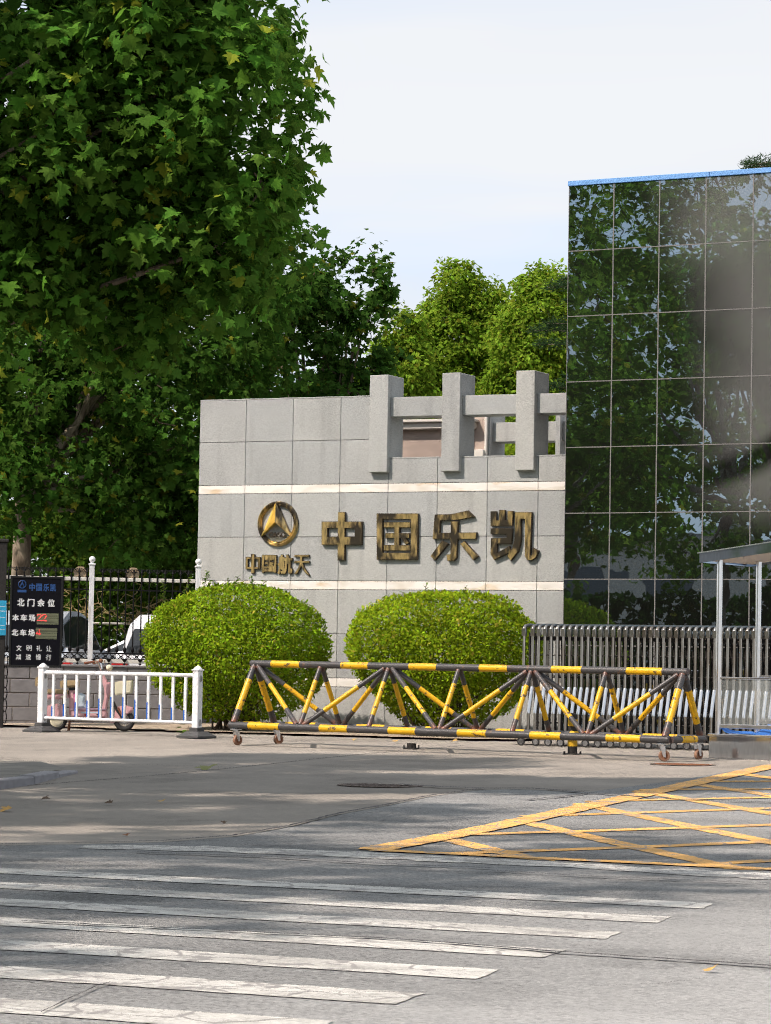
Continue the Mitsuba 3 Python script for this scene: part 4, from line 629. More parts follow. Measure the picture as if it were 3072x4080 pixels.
# ---------------------------------------------------------------- folding stainless gate
ga = thing('folding_gate', 'folded stainless steel sliding gate of many close upright tubes on small spoked wheels', 'gate')
GX, GYY, GH, SPC = -15.03, 36.02, 1.575, 0.0865; gz0 = zg(36.0) + 0.0; TR = 0.0205
def gate_frame():
    b_ = []
    y0 = 0.0
    front = [(0, -0.105, 0.10), (0, -0.105, 0.42), (0, -0.10, 0.45), (0, -0.015, 0.73), (0, 0.0, 0.77), (0, 0.0, GH - 0.05)]
    rear = [(0, 0.585, 0.10), (0, 0.585, 0.42), (0, 0.58, 0.45), (0, 0.495, 0.73), (0, 0.48, 0.77), (0, 0.48, GH - 0.05)]
    m = [tube(front, TR, 10), tube(rear, TR, 8)]
    arch = [(0, 0.24 - 0.24 * math.cos(a), GH - 0.055 + 0.055 * math.sin(a) ** 0.6) for a in np.linspace(0, math.pi, 13)]
    m.append(tube(arch, TR * 1.18, 10))
    m += [box(-TR * 1.35, TR * 1.35, -TR * 1.35, TR * 1.35, GH - 0.145, GH - 0.045, 0.004)]
    return cat(m)
gf = gate_frame(); gate_shape = P(gf, 'gate_tube', 40)
lowm = cat([tube([(0, -0.106, 0.42), (0, -0.101, 0.447), (0, -0.016, 0.727), (0, -0.002, 0.765)], TR * 1.30, 10)]); low_shape = P(lowm, 'chrome', 40)
link_m = cat([tube([(-0.0, 0.012, z), (SPC, 0.05, z + 0.012)], 0.007, 5) for z in (GH - 0.16, 1.18, 0.92)] + [tube([(0, 0.24, z), (SPC, 0.24, z)], 0.012, 5) for z in (GH - 0.18, 0.9, 0.3)] + [box(0, SPC, 0.05, 0.06, GH - 0.20, GH - 0.15), box(0.005, SPC * 0.55, -0.125, -0.09, 0.125, 0.20, 0.004)]); link_shape = P(link_m, 'dark_metal')
inner_shape = P(cat([tube([(0.028, yy, 0.16), (0.028, yy, GH - 0.10)], 0.015, 6) for yy in (0.13, 0.33)]), 'dark_metal')
tyre_shape = P(upright(lathe([(0.036, -0.014), (0.050, -0.014), (0.053, -0.008), (0.053, 0.008), (0.050, 0.014), (0.036, 0.014), (0.036, -0.014)], 24)), 'rubber', 30)
hubm = [upright(lathe([(0.030, -0.016), (0.038, -0.016), (0.038, 0.008), (0.030, 0.008), (0.030, -0.016)], 24)), upright(lathe([(0, -0.004), (0.012, -0.018), (0.012, 0.0), (0, 0.0)], 12)), upright(lathe([(0, 0.004), (0.034, 0.004), (0.034, 0.008), (0, 0.008)], 20))]
for k in range(5):
    a = k * 2 * math.pi / 5 + 0.3; p_ = box(0.006, 0.033, -0.012, -0.002, -0.007, 0.007); p_.apply_transform(trimesh.transformations.rotation_matrix(a, [0, 1, 0])); hubm.append(p_)
for h_ in hubm: h_.apply_translation([0, 0, 0])
hub_shape = P(cat(hubm), 'steel_plate'); plate_shape = P(box(-0.028, 0.028, -0.10, -0.094, 0.085, 0.125, 0.002), 'chrome')
r = random.Random(9)
for k in range(62):
    x = GX + SPC * k; y = GYY + 0.0 * k; rot = r.uniform(-1.5, 1.5)
    if k == 0: x -= 0.035
    part('frame', at(gate_shape, x, y, gz0, rot), ga); part('bent_foot', at(low_shape, x, y, gz0, rot), ga)
    part('inner_bar', at(inner_shape, x, y, gz0, rot), ga)
    if k > 0: part('link', at(link_shape, x, y, gz0), ga)
    if k % 2 == 0:
        wk = part('wheel', at(hub_shape, x + 0.02, y - 0.105, gz0 + 0.053, 0), ga); scene[wk]['to_world'] = T().translate([x + 0.02, y - 0.108, gz0 + 0.054]).rotate([0, 1, 0], r.uniform(0, 72))
        part('tyre', at(tyre_shape, x + 0.02, y - 0.108, gz0 + 0.054), wk); part('wheel_plate', at(plate_shape, x + 0.02, y - 0.03, gz0 + 0.03), ga)
part('guide_rail', P(box(GX - 0.3, GX + 6, GYY + 0.1, GYY + 0.4, gz0 + 0.09, gz0 + 0.13), 'dark_metal'), ga)

# ---------------------------------------------------------------- stainless sentry stand at the right edge
bt = thing('sentry_stand', 'stainless steel sentry stand with slanted canopy, glass side panels and a blue floor mat', 'sentry stand')
BO, brz = np.array([-11.83, 34.08]), -10.0; bg0 = zg(34.0)
def bo_(m): return moved(m, BO[0], BO[1], bg0, brz)
part('plinth', P(bo_(box(0, 1.5, 0, 1.1, 0.0, 0.262, 0.004)), 'steel_plate'), bt); part('plinth_rim', P(bo_(box(-0.012, 1.512, -0.012, 1.112, 0.263, 0.292, 0.004)), 'chrome'), bt)
for x, y in ((0.085, 0.07), (0.17, 0.90), (1.42, 0.07), (1.42, 0.9)): part('post', P(bo_(tube([(x, y, 0.292), (x, y, 2.375 + 0.12 * x)], 0.036, 16)), 'chrome', 40), bt)
def roofv(z0, z1, x0, x1, y0, y1, s=0.125):
    return trimesh.convex.convex_hull(np.array([(x, y, z + s * x) for x in (x0, x1) for y in (y0, y1) for z in (z0, z1)]))
part('canopy_edge', P(bo_(cat([roofv(2.36, 2.475, -0.11, 1.7, -0.085, -0.06), roofv(2.36, 2.475, -0.11, -0.085, -0.06, 1.2), roofv(2.36, 2.475, 1.675, 1.7, -0.06, 1.2), roofv(2.36, 2.475, -0.085, 1.675, 1.175, 1.2)])), 'mirror_steel'), bt)
part('canopy_top', P(bo_(roofv(2.4755, 2.487, -0.13, 1.72, -0.105, 1.22)), 'chrome'), bt); part('canopy_ceiling', P(bo_(roofv(2.385, 2.40, -0.084, 1.674, -0.059, 1.174)), 'roof_under'), bt)
for y, x0, z0, z1 in ((0.07, 0.12, 0.40, 0.95), (0.90, 0.205, 0.45, 0.975)):
    for zz, hh in ((z1, 0.028), (z0 - 0.04, 0.05)): part('rail', P(bo_(box(x0, 1.39, y - 0.018, y + 0.018, zz, zz + hh, 0.005)), 'chrome'), bt)
    part('glass_panel', P(bo_(trimesh.Trimesh([(x0, y, z0 + 0.01), (1.39, y, z0 + 0.01), (1.39, y, z1), (x0, y, z1)], [[0, 1, 2], [0, 2, 3]], process=False)), 'clear_glass'), bt)
mt_ = []
nx_, ny_ = 24, 14
V = []
for j in range(ny_):
    for i in range(nx_):
        x, y = 0.13 + 1.35 * i / (nx_ - 1), 0.05 + 0.8 * j / (ny_ - 1)
        z = 0.296 + 0.006 * math.sin(5 * x + 3 * y) + 0.07 * math.exp(-((x - 0.13) / 0.05) ** 2) * (0.3 + 0.7 * math.exp(-((y - 0.1) / 0.2) ** 2)) + 0.13 * math.exp(-((x - 0.42) / 0.10) ** 2 - ((y - 0.75) / 0.12) ** 2)
        V.append((x, y, z))
F = [[j * nx_ + i, j * nx_ + i + 1, (j + 1) * nx_ + i + 1, (j + 1) * nx_ + i] for j in range(ny_ - 1) for i in range(nx_ - 1)]
fm_ = solo('floor_mat', P(bo_(trimesh.Trimesh(V, np.vstack([np.array(F)[:, [0, 1, 2]], np.array(F)[:, [0, 2, 3]]]), process=False)), 'blue_mat', True), 'crumpled blue plastic mat with curled corners on the steel sentry stand', 'mat')

# ---------------------------------------------------------------- parked cars behind the fence
def car(x, d, yaw, paintm, label, suv=False, scale=1.0):
    p = c2s(x, d); z0 = zg(p[1]) ; k = thing('parked_car', label, 'car')
    rz = yaw + math.degrees(YAW) * 0
    def cm_(m): m = m.copy(); m.apply_scale(scale); return moved(m, p[0], p[1], z0, rz)
    H = 1.72 if suv else 1.46
    body = [(-2.25, 0.35), (-2.28, 0.62), (-2.2, 0.92), (-1.0, 1.02 if not suv else 1.08), (2.0, 1.02 if not suv else 1.1), (2.2, 0.95), (2.27, 0.6), (2.22, 0.35)]
    cab = [(-1.15, 0.98), (-0.35, H - 0.08), (0.2, H), (1.0, H - 0.02), (1.55 if not suv else 1.95, H - 0.22), (2.02 if not suv else 2.15, 0.98)]
    def loft(pts, w0, w1, zlo, zhi, inset=0.0):
        g = Polygon(pts).buffer(-inset) if inset else Polygon(pts); g = g.segmentize(0.25); m = prism(g, 1.0); v = np.array(m.vertices); 
        t = np.clip((v[:, 1] - zlo) / (zhi - zlo), 0, 1); w = w0 + (w1 - w0) * t; yy = (v[:, 2] - 0.5) * w; nose = 1 - 0.12 * np.clip((np.abs(v[:, 0]) - 1.6) / 0.7, 0, 1) ** 2
        return trimesh.Trimesh(np.column_stack([v[:, 0], yy * nose, v[:, 1]]), m.faces, process=False)
    part('body', P(cm_(loft(body, 1.70, 1.76, 0.35, 1.0)), paintm, 25), k); part('cabin', P(cm_(loft(cab, 1.62, 1.22, 0.98, H)), paintm, 25), k)
    gp_ = [(-1.0, 1.02), (-0.32, H - 0.14), (0.2, H - 0.08), (0.95, H - 0.1), (1.45 if not suv else 1.8, H - 0.26), (1.8 if not suv else 1.98, 1.02)]
    part('side_window', P(cm_(loft(gp_, 1.63, 1.27, 0.98, H)), 'car_glass'), k)
    for nm, a, b in (('windscreen', cab[0], cab[1]), ('rear_window', cab[5], cab[4])):
        s = 1 if nm == 'rear_window' else -1
        q = [(a[0] + (b[0] - a[0]) * f_ + s * 0.012, yy, a[1] + (b[1] - a[1]) * f_ + 0.01) for f_, w_ in ((0.12, 0.70), (0.9, 0.56)) for yy in (-w_, w_)]
        q2 = [(x_ - s * 0.02, y_, z_ - 0.02) for x_, y_, z_ in q]; part(nm, P(cm_(trimesh.convex.convex_hull(np.array(q + q2))), 'car_glass'), k)
    for s in (-1, 1):
        part('tail_lamp', P(cm_(box(2.10, 2.262, s * 0.72 - 0.16, s * 0.72 + 0.10 * (s > 0) + 0.10, 0.74, 0.94, 0.02)), 'tail_red'), k)
        for xx in (-1.35, 1.35):
            w_ = upright(lathe([(0.0, -0.10), (0.22, -0.10), (0.31, -0.09), (0.32, 0.0), (0.31, 0.09), (0.22, 0.10), (0, 0.10)], 20)); w_.apply_translation([xx, s * 0.80, 0.32]); part('wheel', P(cm_(w_), 'rubber', 30), k)
car(-5.62, 49.3, 290, 'car_silver', 'silver grey car with dark windows behind the fence beside the parking sign', True)
car(-3.55, 50.6, 10, 'car_white', 'white car with a sloping windscreen behind the fence right of the white post')
car(-3.22, 48.2, 292, 'car_white', 'white car showing a red tail lamp behind the fence beside the left shrub', True, 0.97)
# ---------------------------------------------------------------- foliage
PLANE = np.array([(0, 0), (0.16, -0.08), (0.34, -0.02), (0.60, 0.02), (0.50, 0.16), (0.40, 0.24), (0.62, 0.34), (0.78, 0.60), (0.54, 0.56), (0.34, 0.52), (0.36, 0.72), (0.20, 0.82), (0, 1.12)])
PLANE = np.vstack([PLANE, PLANE[1:-1][::-1] * [-1, 1]]); SIMPLE = np.array([(0, 0), (0.45, 0.1), (0.30, 0.32), (0.58, 0.55), (0.22, 0.62), (0, 1.0), (-0.22, 0.62), (-0.58, 0.55), (-0.30, 0.32), (-0.45, 0.1)])
OVAL = np.array([(0, 0), (0.24, 0.30), (0.22, 0.66), (0, 1.0), (-0.22, 0.66), (-0.24, 0.30)]); LANCE = np.array([(0, 0), (0.17, 0.4), (0, 1.0), (-0.17, 0.4)])
def leaves(pos, nrm, tip, size, col, outline, curl=0.22, fold=0.18):
    n, o = len(pos), outline; k = len(o)
    cen = np.array([0, 0.38]) if k > 7 else np.array([0, 0.45])
    pl = np.vstack([o, cen[None]]); cg = np.random.default_rng(n); ck, fk = (curl * cg.uniform(-0.6, 3.0, n))[:, None], (fold * cg.uniform(-1.0, 2.6, n))[:, None]
    zz = -ck * ((pl[:, 1] - 0.35) ** 2 + 0.6 * pl[:, 0] ** 2)[None] + fk * np.abs(pl[:, 0])[None]
    N = nrm / (np.linalg.norm(nrm, axis=1, keepdims=True) + 1e-9); Y = tip - N * (tip * N).sum(1, keepdims=True); Y /= np.linalg.norm(Y, axis=1, keepdims=True) + 1e-9; X = np.cross(Y, N)
    S = size[:, None, None]
    v = pos[:, None] + S * (pl[None, :, :1] * X[:, None] + pl[None, :, 1:] * Y[:, None] + zz[:, :, None] * N[:, None])
    f0 = np.array([[i, (i + 1) % k, k] for i in range(k)]); f = (f0[None] + (np.arange(n) * (k + 1))[:, None, None]).reshape(-1, 3)
    return trimesh.Trimesh(v.reshape(-1, 3), f, process=False), np.repeat(col, k + 1, 0)
def unit(n, g): d = g.normal(size=(n, 3)); return d / np.linalg.norm(d, axis=1, keepdims=True)
def leafcol(n, g, base, var=0.35, yellow=0.05, ycol=(0.15, 0.16, 0.018)):
    c = np.array(base)[None] * (1 + var * (g.random((n, 1)) * 2 - 1)) * (1 + 0.12 * (g.random((n, 3)) * 2 - 1)); y = g.random(n) < yellow; c[y] = np.array(ycol) * (0.7 + 0.6 * g.random((y.sum(), 1))); return np.clip(c, 0.004, 0.8)
def crown(lobes, nclump, per, clump_r, size, base, seed, outline=SIMPLE, shell=0.45, up=0.55, droop=0.7, var=0.35, yellow=0.05, keep=None, ycol=(0.20, 0.22, 0.025)):
    g = np.random.default_rng(seed); L = np.array(lobes, float); wgt = L[:, 3] * L[:, 4] * L[:, 5]; wgt = wgt ** 0.75; wgt /= wgt.sum()
    which = g.choice(len(L), nclump, p=wgt); d = unit(nclump, g); rad = (shell + (1 - shell) * g.random(nclump)) ** 0.6
    q = c2s_v(L[which, 0], L[which, 1]); cc = np.column_stack([q, L[which, 2]]); cdir = d * rad[:, None]; cc = cc + cdir * L[which][:, [3, 4, 5]]
    if keep is not None: m = keep(cc); cc, d = cc[m], d[m]
    out = [d, cc]
    idx = np.repeat(np.arange(len(cc)), per); dd = unit(len(idx), g); rr = clump_r * (0.6 + 0.7 * g.random(len(cc)))[idx] * g.random(len(idx)) ** 0.45
    pos = cc[idx] + dd * rr[:, None] * [1, 1, 0.75]
    nrm = dd * 0.55 + d[idx] * 0.35 + [0, 0, up] + 0.5 * g.normal(size=dd.shape); tip = dd * 0.7 + d[idx] * 0.3 + [0, 0, -droop] + 0.5 * g.normal(size=dd.shape)
    sz = size * (0.55 + 0.75 * g.random(len(idx))); tone = (0.8 + 0.4 * g.random(len(cc)))[idx]
    col = leafcol(len(idx), g, base, var, yellow, ycol) * tone[:, None]
    return pos, nrm, tip, sz, col, cc
def c2s_v(x, d): return np.column_stack([x * CY - d * SY, x * SY + d * CY])
def limbs(base, fork, targets, r0, seed, rmin=0.012):
    g = np.random.default_rng(seed); ms = []
    for t_ in targets:
        mid = fork + (t_ - fork) * 0.5 + [0, 0, -0.10 * np.linalg.norm(t_ - fork)] + g.normal(size=3) * 0.15
        pts = np.array([fork, fork + (mid - fork) * 0.5 + g.normal(size=3) * 0.05, mid, mid + (t_ - mid) * 0.55 + g.normal(size=3) * 0.12, t_]); ms.append(tube(pts, np.linspace(r0, rmin, 5), 6, cap=False))
    return cat(ms)
def tree(name, label, catg, base_xd, fork_z, r0, lobes, group=None, ntarget=14, seed=1, nclump=300, per=40, clump_r=0.5, size=0.15, base=(0.07, 0.145, 0.02), outline=SIMPLE, leafparts=0, bz=None, keep=None, **kw):
    k = thing(name, label, catg, group); b = c2s(*base_xd); z0 = zg(b[1]) if bz is None else bz; g = np.random.default_rng(seed)
    zz = np.linspace(z0 - 0.1, fork_z, 9); off = np.cumsum(g.normal(size=(9, 2)) * 0.05, 0); pts = np.column_stack([b[0] + off[:, 0] - off[0, 0], b[1] + off[:, 1] - off[0, 1], zz])
    part('trunk', P(tube(pts, r0 * (1.0 - 0.35 * np.linspace(0, 1, 9)) * np.r_[1.25, 1.05, np.ones(7)], 14), 'bark', True), k)
    pos, nrm, tip, sz, col, cc = crown(lobes, nclump, per, clump_r, size, base, seed + 100, outline, keep=keep, **kw)
    tg = cc[g.choice(len(cc), min(ntarget, len(cc)), replace=False)]; part('limbs', P(limbs(pts[0], pts[-1], tg, r0 * 0.45, seed + 7), 'bark'), k)
    near = np.argsort(np.linalg.norm(cc[:, None] - cc[None], axis=2), axis=1)[:, 1:3] if len(cc) < 1500 else None
    if near is not None:
        tw = [tube([cc[i], (cc[i] + cc[j]) / 2 + g.normal(size=3) * 0.08, cc[j]], [0.010, 0.008, 0.005], 4, cap=False) for i in range(0, len(cc), 2) for j in near[i][:1]]
        part('twigs', P(cat(tw), 'twig'), k, kind='stuff')
    take = np.zeros(len(pos), bool)
    if leafparts:                                    # the leaves that show largest are parts of their own
        dvec = pos - [0, 0, EYE]; dep = dvec @ _fw; rt = _rt0 * math.cos(ROLL) + _up0 * math.sin(ROLL); sx = 1536 + 11842 * (dvec @ rt) / dep; sy = 2040 - 11842 * (dvec @ _up) / dep
        ok = (sx > 0) & (sx < 3072) & (sy > 0) & (sy < 4080); sc_ = np.where(ok, sz / dep, 0)
        rim_ = np.argsort(-sc_ * (1 + 0.25 * (dep < np.percentile(dep[ok], 25))))[:leafparts]; take[rim_] = True
        for i in np.nonzero(take)[0]:
            m, c = leaves(pos[i:i + 1], nrm[i:i + 1], tip[i:i + 1], sz[i:i + 1], col[i:i + 1], PLANE); part('leaf', P(m, 'leaf', True, color=c), k)
    m, c = leaves(pos[~take], nrm[~take], tip[~take], sz[~take], col[~take], outline)
    part('crown', P(m, 'leaf', False, color=c), k, kind='stuff')
    return k
GR = (0.090, 0.200, 0.028)
# large plane tree at the left whose leaves hang nearest
tree('plane_tree', 'nearest plane tree with large lobed leaves, its crown filling the top left corner', 'tree', (-8.6, 27.5), 4.4, 0.26,
     [(-1.95, 26.3, 6.3, 1.05, 1.2, 1.25), (-2.0, 26.3, 7.2, 1.25, 1.2, 1.0), (-3.1, 26.5, 5.9, 1.6, 1.4, 1.6), (-4.4, 26.7, 5.4, 1.45, 1.5, 1.4), (-5.7, 27, 5.5, 1.5, 1.6, 1.6), (-1.52, 26.3, 5.4, 0.78, 0.9, 0.95), (-1.75, 26.4, 4.75, 0.55, 0.6, 0.5), (-6.6, 29.5, 8.2, 2.4, 2.0, 1.9), (-7.8, 27, 6.0, 1.8, 2.0, 1.6),
      (-5.3, 25.6, 8.2, 2.0, 1.6, 1.0), (-5.4, 26.2, 4.1, 0.6, 0.7, 0.5), (-3.6, 26.2, 4.3, 0.5, 0.5, 0.45), (-4.6, 26.2, 3.9, 0.45, 0.5, 0.45), (-2.5, 26.4, 4.4, 0.5, 0.6, 0.4), (-8.6, 20.6, 9.3, 2.8, 2.4, 1.0)],
     nclump=900, per=100, clump_r=0.45, size=0.100, base=GR, outline=PLANE, leafparts=270, seed=21, ntarget=50, shell=0.3, var=0.5, yellow=0.03, ycol=(0.30, 0.36, 0.04))
# the trees between the fence and the wall
tree('plane_tree', 'plane tree with a thick brown trunk rising behind the parking sign', 'tree', (-6.38, 52.0), 4.3, 0.215,
     [(-5.4, 51.5, 5.9, 2.0, 2.0, 2.2), (-3.6, 52, 6.3, 1.9, 2.0, 2.6), (-3.2, 52.0, 8.0, 1.6, 2.0, 2.0), (-5.0, 52, 9.5, 2.4, 2.4, 2.4), (-6.6, 50.5, 4.2, 1.0, 1.2, 0.8), (-3.2, 51.5, 4.2, 1.1, 1.2, 1.1), (-4.6, 52, 3.9, 1.3, 1.2, 1.0), (-6.3, 52, 6.5, 1.2, 1.4, 1.6)],
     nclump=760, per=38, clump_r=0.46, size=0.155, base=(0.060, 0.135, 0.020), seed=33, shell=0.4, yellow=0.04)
tree('plane_tree', 'dark thin plane tree behind the granite wall, sky showing through its crown', 'tree', (-1.4, 56.5), 4.0, 0.17,
     [(-1.75, 56, 6.9, 1.05, 1.4, 2.0), (-0.50, 56.5, 8.45, 0.50, 0.9, 1.10), (-0.7, 56, 6.2, 0.85, 1.2, 1.4), (-0.22, 56.5, 7.6, 0.34, 0.8, 0.9), (-2.2, 56.5, 8.7, 0.85, 1.1, 1.4), (-0.85, 56, 4.9, 1.1, 1.1, 0.8), (-1.3, 56, 8.3, 0.6, 0.9, 0.9)],
     nclump=250, per=36, clump_r=0.36, size=0.15, base=(0.062, 0.140, 0.024), yellow=0.03, seed=35, shell=0.25, ntarget=18)
tree('plane_tree', 'shaded tree filling the gap far behind the fence and the parked cars', 'tree', (-6.2, 64.0), 3.2, 0.2,
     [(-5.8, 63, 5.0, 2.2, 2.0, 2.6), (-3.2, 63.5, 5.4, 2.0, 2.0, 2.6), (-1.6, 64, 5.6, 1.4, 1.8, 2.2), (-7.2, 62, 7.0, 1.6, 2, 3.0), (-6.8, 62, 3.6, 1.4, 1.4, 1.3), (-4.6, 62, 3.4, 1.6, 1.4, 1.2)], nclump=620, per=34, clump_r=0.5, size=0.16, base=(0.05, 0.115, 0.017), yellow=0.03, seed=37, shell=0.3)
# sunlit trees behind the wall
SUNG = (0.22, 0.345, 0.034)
def far(label, base_xd, lobes, seed, n, **kw):
    return tree('broadleaf_tree', label, 'tree', base_xd, 5.0, 0.16, lobes, None, nclump=n, per=92, clump_r=0.36, size=kw.pop('size', 0.135), base=kw.pop('base', SUNG), seed=seed, outline=OVAL, shell=0.35, yellow=0.08, up=0.35, droop=0.2, **kw)
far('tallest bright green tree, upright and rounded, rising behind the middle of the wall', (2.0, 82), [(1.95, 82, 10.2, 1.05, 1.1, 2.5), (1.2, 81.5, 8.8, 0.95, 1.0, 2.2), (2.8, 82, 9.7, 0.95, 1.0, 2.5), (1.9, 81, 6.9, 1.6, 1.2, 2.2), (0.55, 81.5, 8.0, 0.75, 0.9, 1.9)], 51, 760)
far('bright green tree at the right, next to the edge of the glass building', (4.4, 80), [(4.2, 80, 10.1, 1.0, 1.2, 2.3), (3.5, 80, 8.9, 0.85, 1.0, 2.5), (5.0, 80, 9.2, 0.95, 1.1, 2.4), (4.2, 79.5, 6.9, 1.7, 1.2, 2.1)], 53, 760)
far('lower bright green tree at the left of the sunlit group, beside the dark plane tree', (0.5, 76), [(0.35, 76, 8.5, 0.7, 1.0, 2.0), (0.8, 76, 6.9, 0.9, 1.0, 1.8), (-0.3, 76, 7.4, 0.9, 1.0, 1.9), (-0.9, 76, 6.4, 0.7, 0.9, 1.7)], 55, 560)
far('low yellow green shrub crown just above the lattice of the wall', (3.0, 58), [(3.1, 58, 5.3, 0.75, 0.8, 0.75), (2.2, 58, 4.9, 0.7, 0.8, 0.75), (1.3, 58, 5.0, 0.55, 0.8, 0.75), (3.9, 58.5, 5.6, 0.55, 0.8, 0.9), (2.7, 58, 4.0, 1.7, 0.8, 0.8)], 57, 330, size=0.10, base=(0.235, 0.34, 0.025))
# cedar behind the glass building
ce = thing('cedar_tree', 'dark blue green cedar whose branches show above and left of the glass building', 'tree'); g = np.random.default_rng(61); cb = c2s(8.7, 62); cz0 = zg(cb[1])
part('trunk', P(tube([(cb[0], cb[1], cz0), (cb[0], cb[1], 8), (cb[0] + 0.1, cb[1], 12.2)], [0.28, 0.2, 0.04], 10), 'bark'), ce)
bp, nd = [], []
for k in range(60):
    z = 4.5 + 7.55 * (k / 59); Lb = (5.7 - 0.2 * abs(z - 8.8) if z < 9.6 else 5.3 - 1.62 * (z - 9.6)) * (0.8 + 0.25 * g.random()); a = g.random() * 6.28 if k % 2 else math.pi + YAW + g.normal() * 0.25
    tipp = np.array([cb[0] + Lb * math.cos(a), cb[1] + Lb * math.sin(a), z + 0.04 * Lb * g.normal()]); st_ = np.array([cb[0], cb[1], z - 0.2]); bp.append(tube([st_, (st_ + tipp) / 2 + [0, 0, 0.12], tipp], [0.05, 0.03, 0.008], 5, cap=False))
    for s in np.linspace(0.12, 1.0, int(Lb * 10)):
        c = st_ + (tipp - st_) * s + [0, 0, 0.12 * 4 * s * (1 - s)]; w = 0.42 * (1.15 - s); q = int(14 + 16 * w); nd.append(c + g.normal(size=(q, 3)) * [w * 0.7, w * 0.7, 0.05])
part('branches', P(cat(bp), 'bark'), ce); nd = np.vstack(nd); n = len(nd); dirs = unit(n, g) * [1, 1, 0.5]
idx = np.repeat(np.arange(n), 3); dv = unit(len(idx), g) * [1, 1, 0.55] + [0, 0, 0.2]
m, c = leaves(nd[idx], np.cross(dv, unit(len(idx), g)), dv, 0.14 * (0.6 + 0.6 * g.random(len(idx))), leafcol(len(idx), g, (0.045, 0.085, 0.035), 0.3, 0), LANCE * [0.45, 1], 0.0, 0.0)
part('needles', P(m, 'leaf', False, color=c), ce, kind='stuff')
# clipped round shrubs
def shrub(cx, cy, rx_, ry_, ztop, label, seed, n=46000, base=(0.215, 0.325, 0.016)):
    k = thing('round_shrub', label, 'shrub', None); g = np.random.default_rng(seed); z0 = zg(cy) + 0.02; zc = z0 + 1.12; up_, dn = ztop - zc, zc - z0 - 0.08
    d = unit(n, g); e = 2.15
    lam = (np.abs(d[:, 0]) ** e + np.abs(d[:, 1]) ** e + np.abs(d[:, 2]) ** e) ** (-1 / e)
    bump = 1 + 0.13 * (meshkit.fbm(d * 1.7 + seed, 3) - 0.5) * 2 + 0.05 * (meshkit.noise(d * 9 + seed) - 0.5)
    dep = np.where(g.random(n) < 0.72, 0.10 * g.random(n) ** 1.2, 0.12 + 0.45 * g.random(n))
    s = d * lam[:, None] * bump[:, None] * (1 - dep)[:, None]; low = s[:, 2] < 0
    pos = np.column_stack([cx + s[:, 0] * rx_ * np.where(low, 1 + 0.16 * s[:, 2], 1), cy + s[:, 1] * ry_ * np.where(low, 1 + 0.16 * s[:, 2], 1), zc + s[:, 2] * np.where(low, dn, up_)])
    cav = (meshkit.noise(pos * [3.2, 3.2, 5.0] + seed) > 0.70) & (dep < 0.16)
    thin = cav & (g.random(n) < 0.85) | (pos[:, 2] < z0 + 0.55) & (g.random(n) < 0.62 * np.clip((z0 + 0.6 - pos[:, 2]) / 0.5, 0, 1) + 0.1); pos, d = pos[~thin], d[~thin]; n = len(pos)
    nrm = d * 0.9 + [0, 0, 0.35] + 0.75 * g.normal(size=d.shape); tip = d * 0.8 + [0, 0, 0.6] + 0.7 * g.normal(size=d.shape)
    col = leafcol(n, g, base, 0.45, 0.04, (0.40, 0.36, 0.05)) * (0.62 + 0.76 * meshkit.noise(pos * 2.5)[:, None])
    m, c = leaves(pos, nrm, tip, 0.054 * (0.55 + 0.8 * g.random(n)), col, OVAL, 0.2, 0.25)
    part('foliage', P(m, 'leaf_bush', False, color=c), k, kind='stuff')
    st_ = []
    for i in range(46):
        a = g.random() * 6.28; r_ = 0.12 + 0.3 * g.random(); p0 = np.array([cx + r_ * math.cos(a), cy + r_ * math.sin(a), z0 - 0.03]); dd = unit(1, g)[0]; dd[2] = abs(dd[2]) * 0.6 + 0.3; p2 = np.array([cx + dd[0] * rx_ * 0.85, cy + dd[1] * ry_ * 0.85, zc - 0.6 + dd[2] * 0.9])
        st_.append(tube([p0, p0 * 0.6 + p2 * 0.4 + [0, 0, 0.12], p2], [0.016, 0.011, 0.005], 5, cap=False))
    part('stems', P(cat(st_), 'twig'), k)
    return k, g, zc, up_, z0
def shoots(k, g, spots, base):
    for (x, y, z, h) in spots:
        n = int(h / 0.022); t_ = np.linspace(0, 1, n); a = np.arange(n) * 2.4; lean = g.normal(size=2) * 0.06
        pos = np.column_stack([x + lean[0] * t_, y + lean[1] * t_, z + h * t_]); dv = np.column_stack([np.cos(a), np.sin(a), 0.7 + 0.3 * g.random(n)])
        m, c = leaves(np.repeat(pos, 2, 0), np.repeat(np.column_stack([-np.cos(a) * 0.5, -np.sin(a) * 0.5, np.ones(n)]), 2, 0) + 0.3 * g.normal(size=(2 * n, 3)), np.vstack([dv, dv * [-1, -1, 1]])[np.arange(2 * n).reshape(2, n).T.ravel()], np.full(2 * n, 0.062) * (0.7 + 0.5 * g.random(2 * n)), leafcol(2 * n, g, base, 0.3, 0), OVAL)
        m0 = tube([pos[0], pos[-1]], 0.004, 4); part('shoot', P(m, 'leaf_bush', False, color=c), k); part('shoot_stem', P(m0, 'twig'), k)
k, g, zc, up_, z0 = shrub(-20.25, 37.75, 1.40, 1.22, 2.38, 'left clipped round shrub, bright green with several shoots sticking up, beside the guard rail', 71)
shoots(k, g, [(-21.35, 37.6, 1.85, 0.62), (-20.95, 37.4, 2.25, 0.25), (-20.7, 37.5, 2.30, 0.30), (-20.47, 37.3, 2.28, 0.18), (-20.15, 37.4, 2.33, 0.20), (-19.85, 37.5, 2.25, 0.28), (-19.75, 37.6, 2.22, 0.24), (-19.15, 37.6, 1.80, 0.32), (-20.35, 37.7, 2.34, 0.15)], (0.10, 0.17, 0.02))
k, g, zc, up_, z0 = shrub(-16.97, 37.72, 1.40, 1.17, 2.345, 'right clipped round shrub, yellow green, in front of the wall beside the folding gate', 72, base=(0.245, 0.345, 0.016))
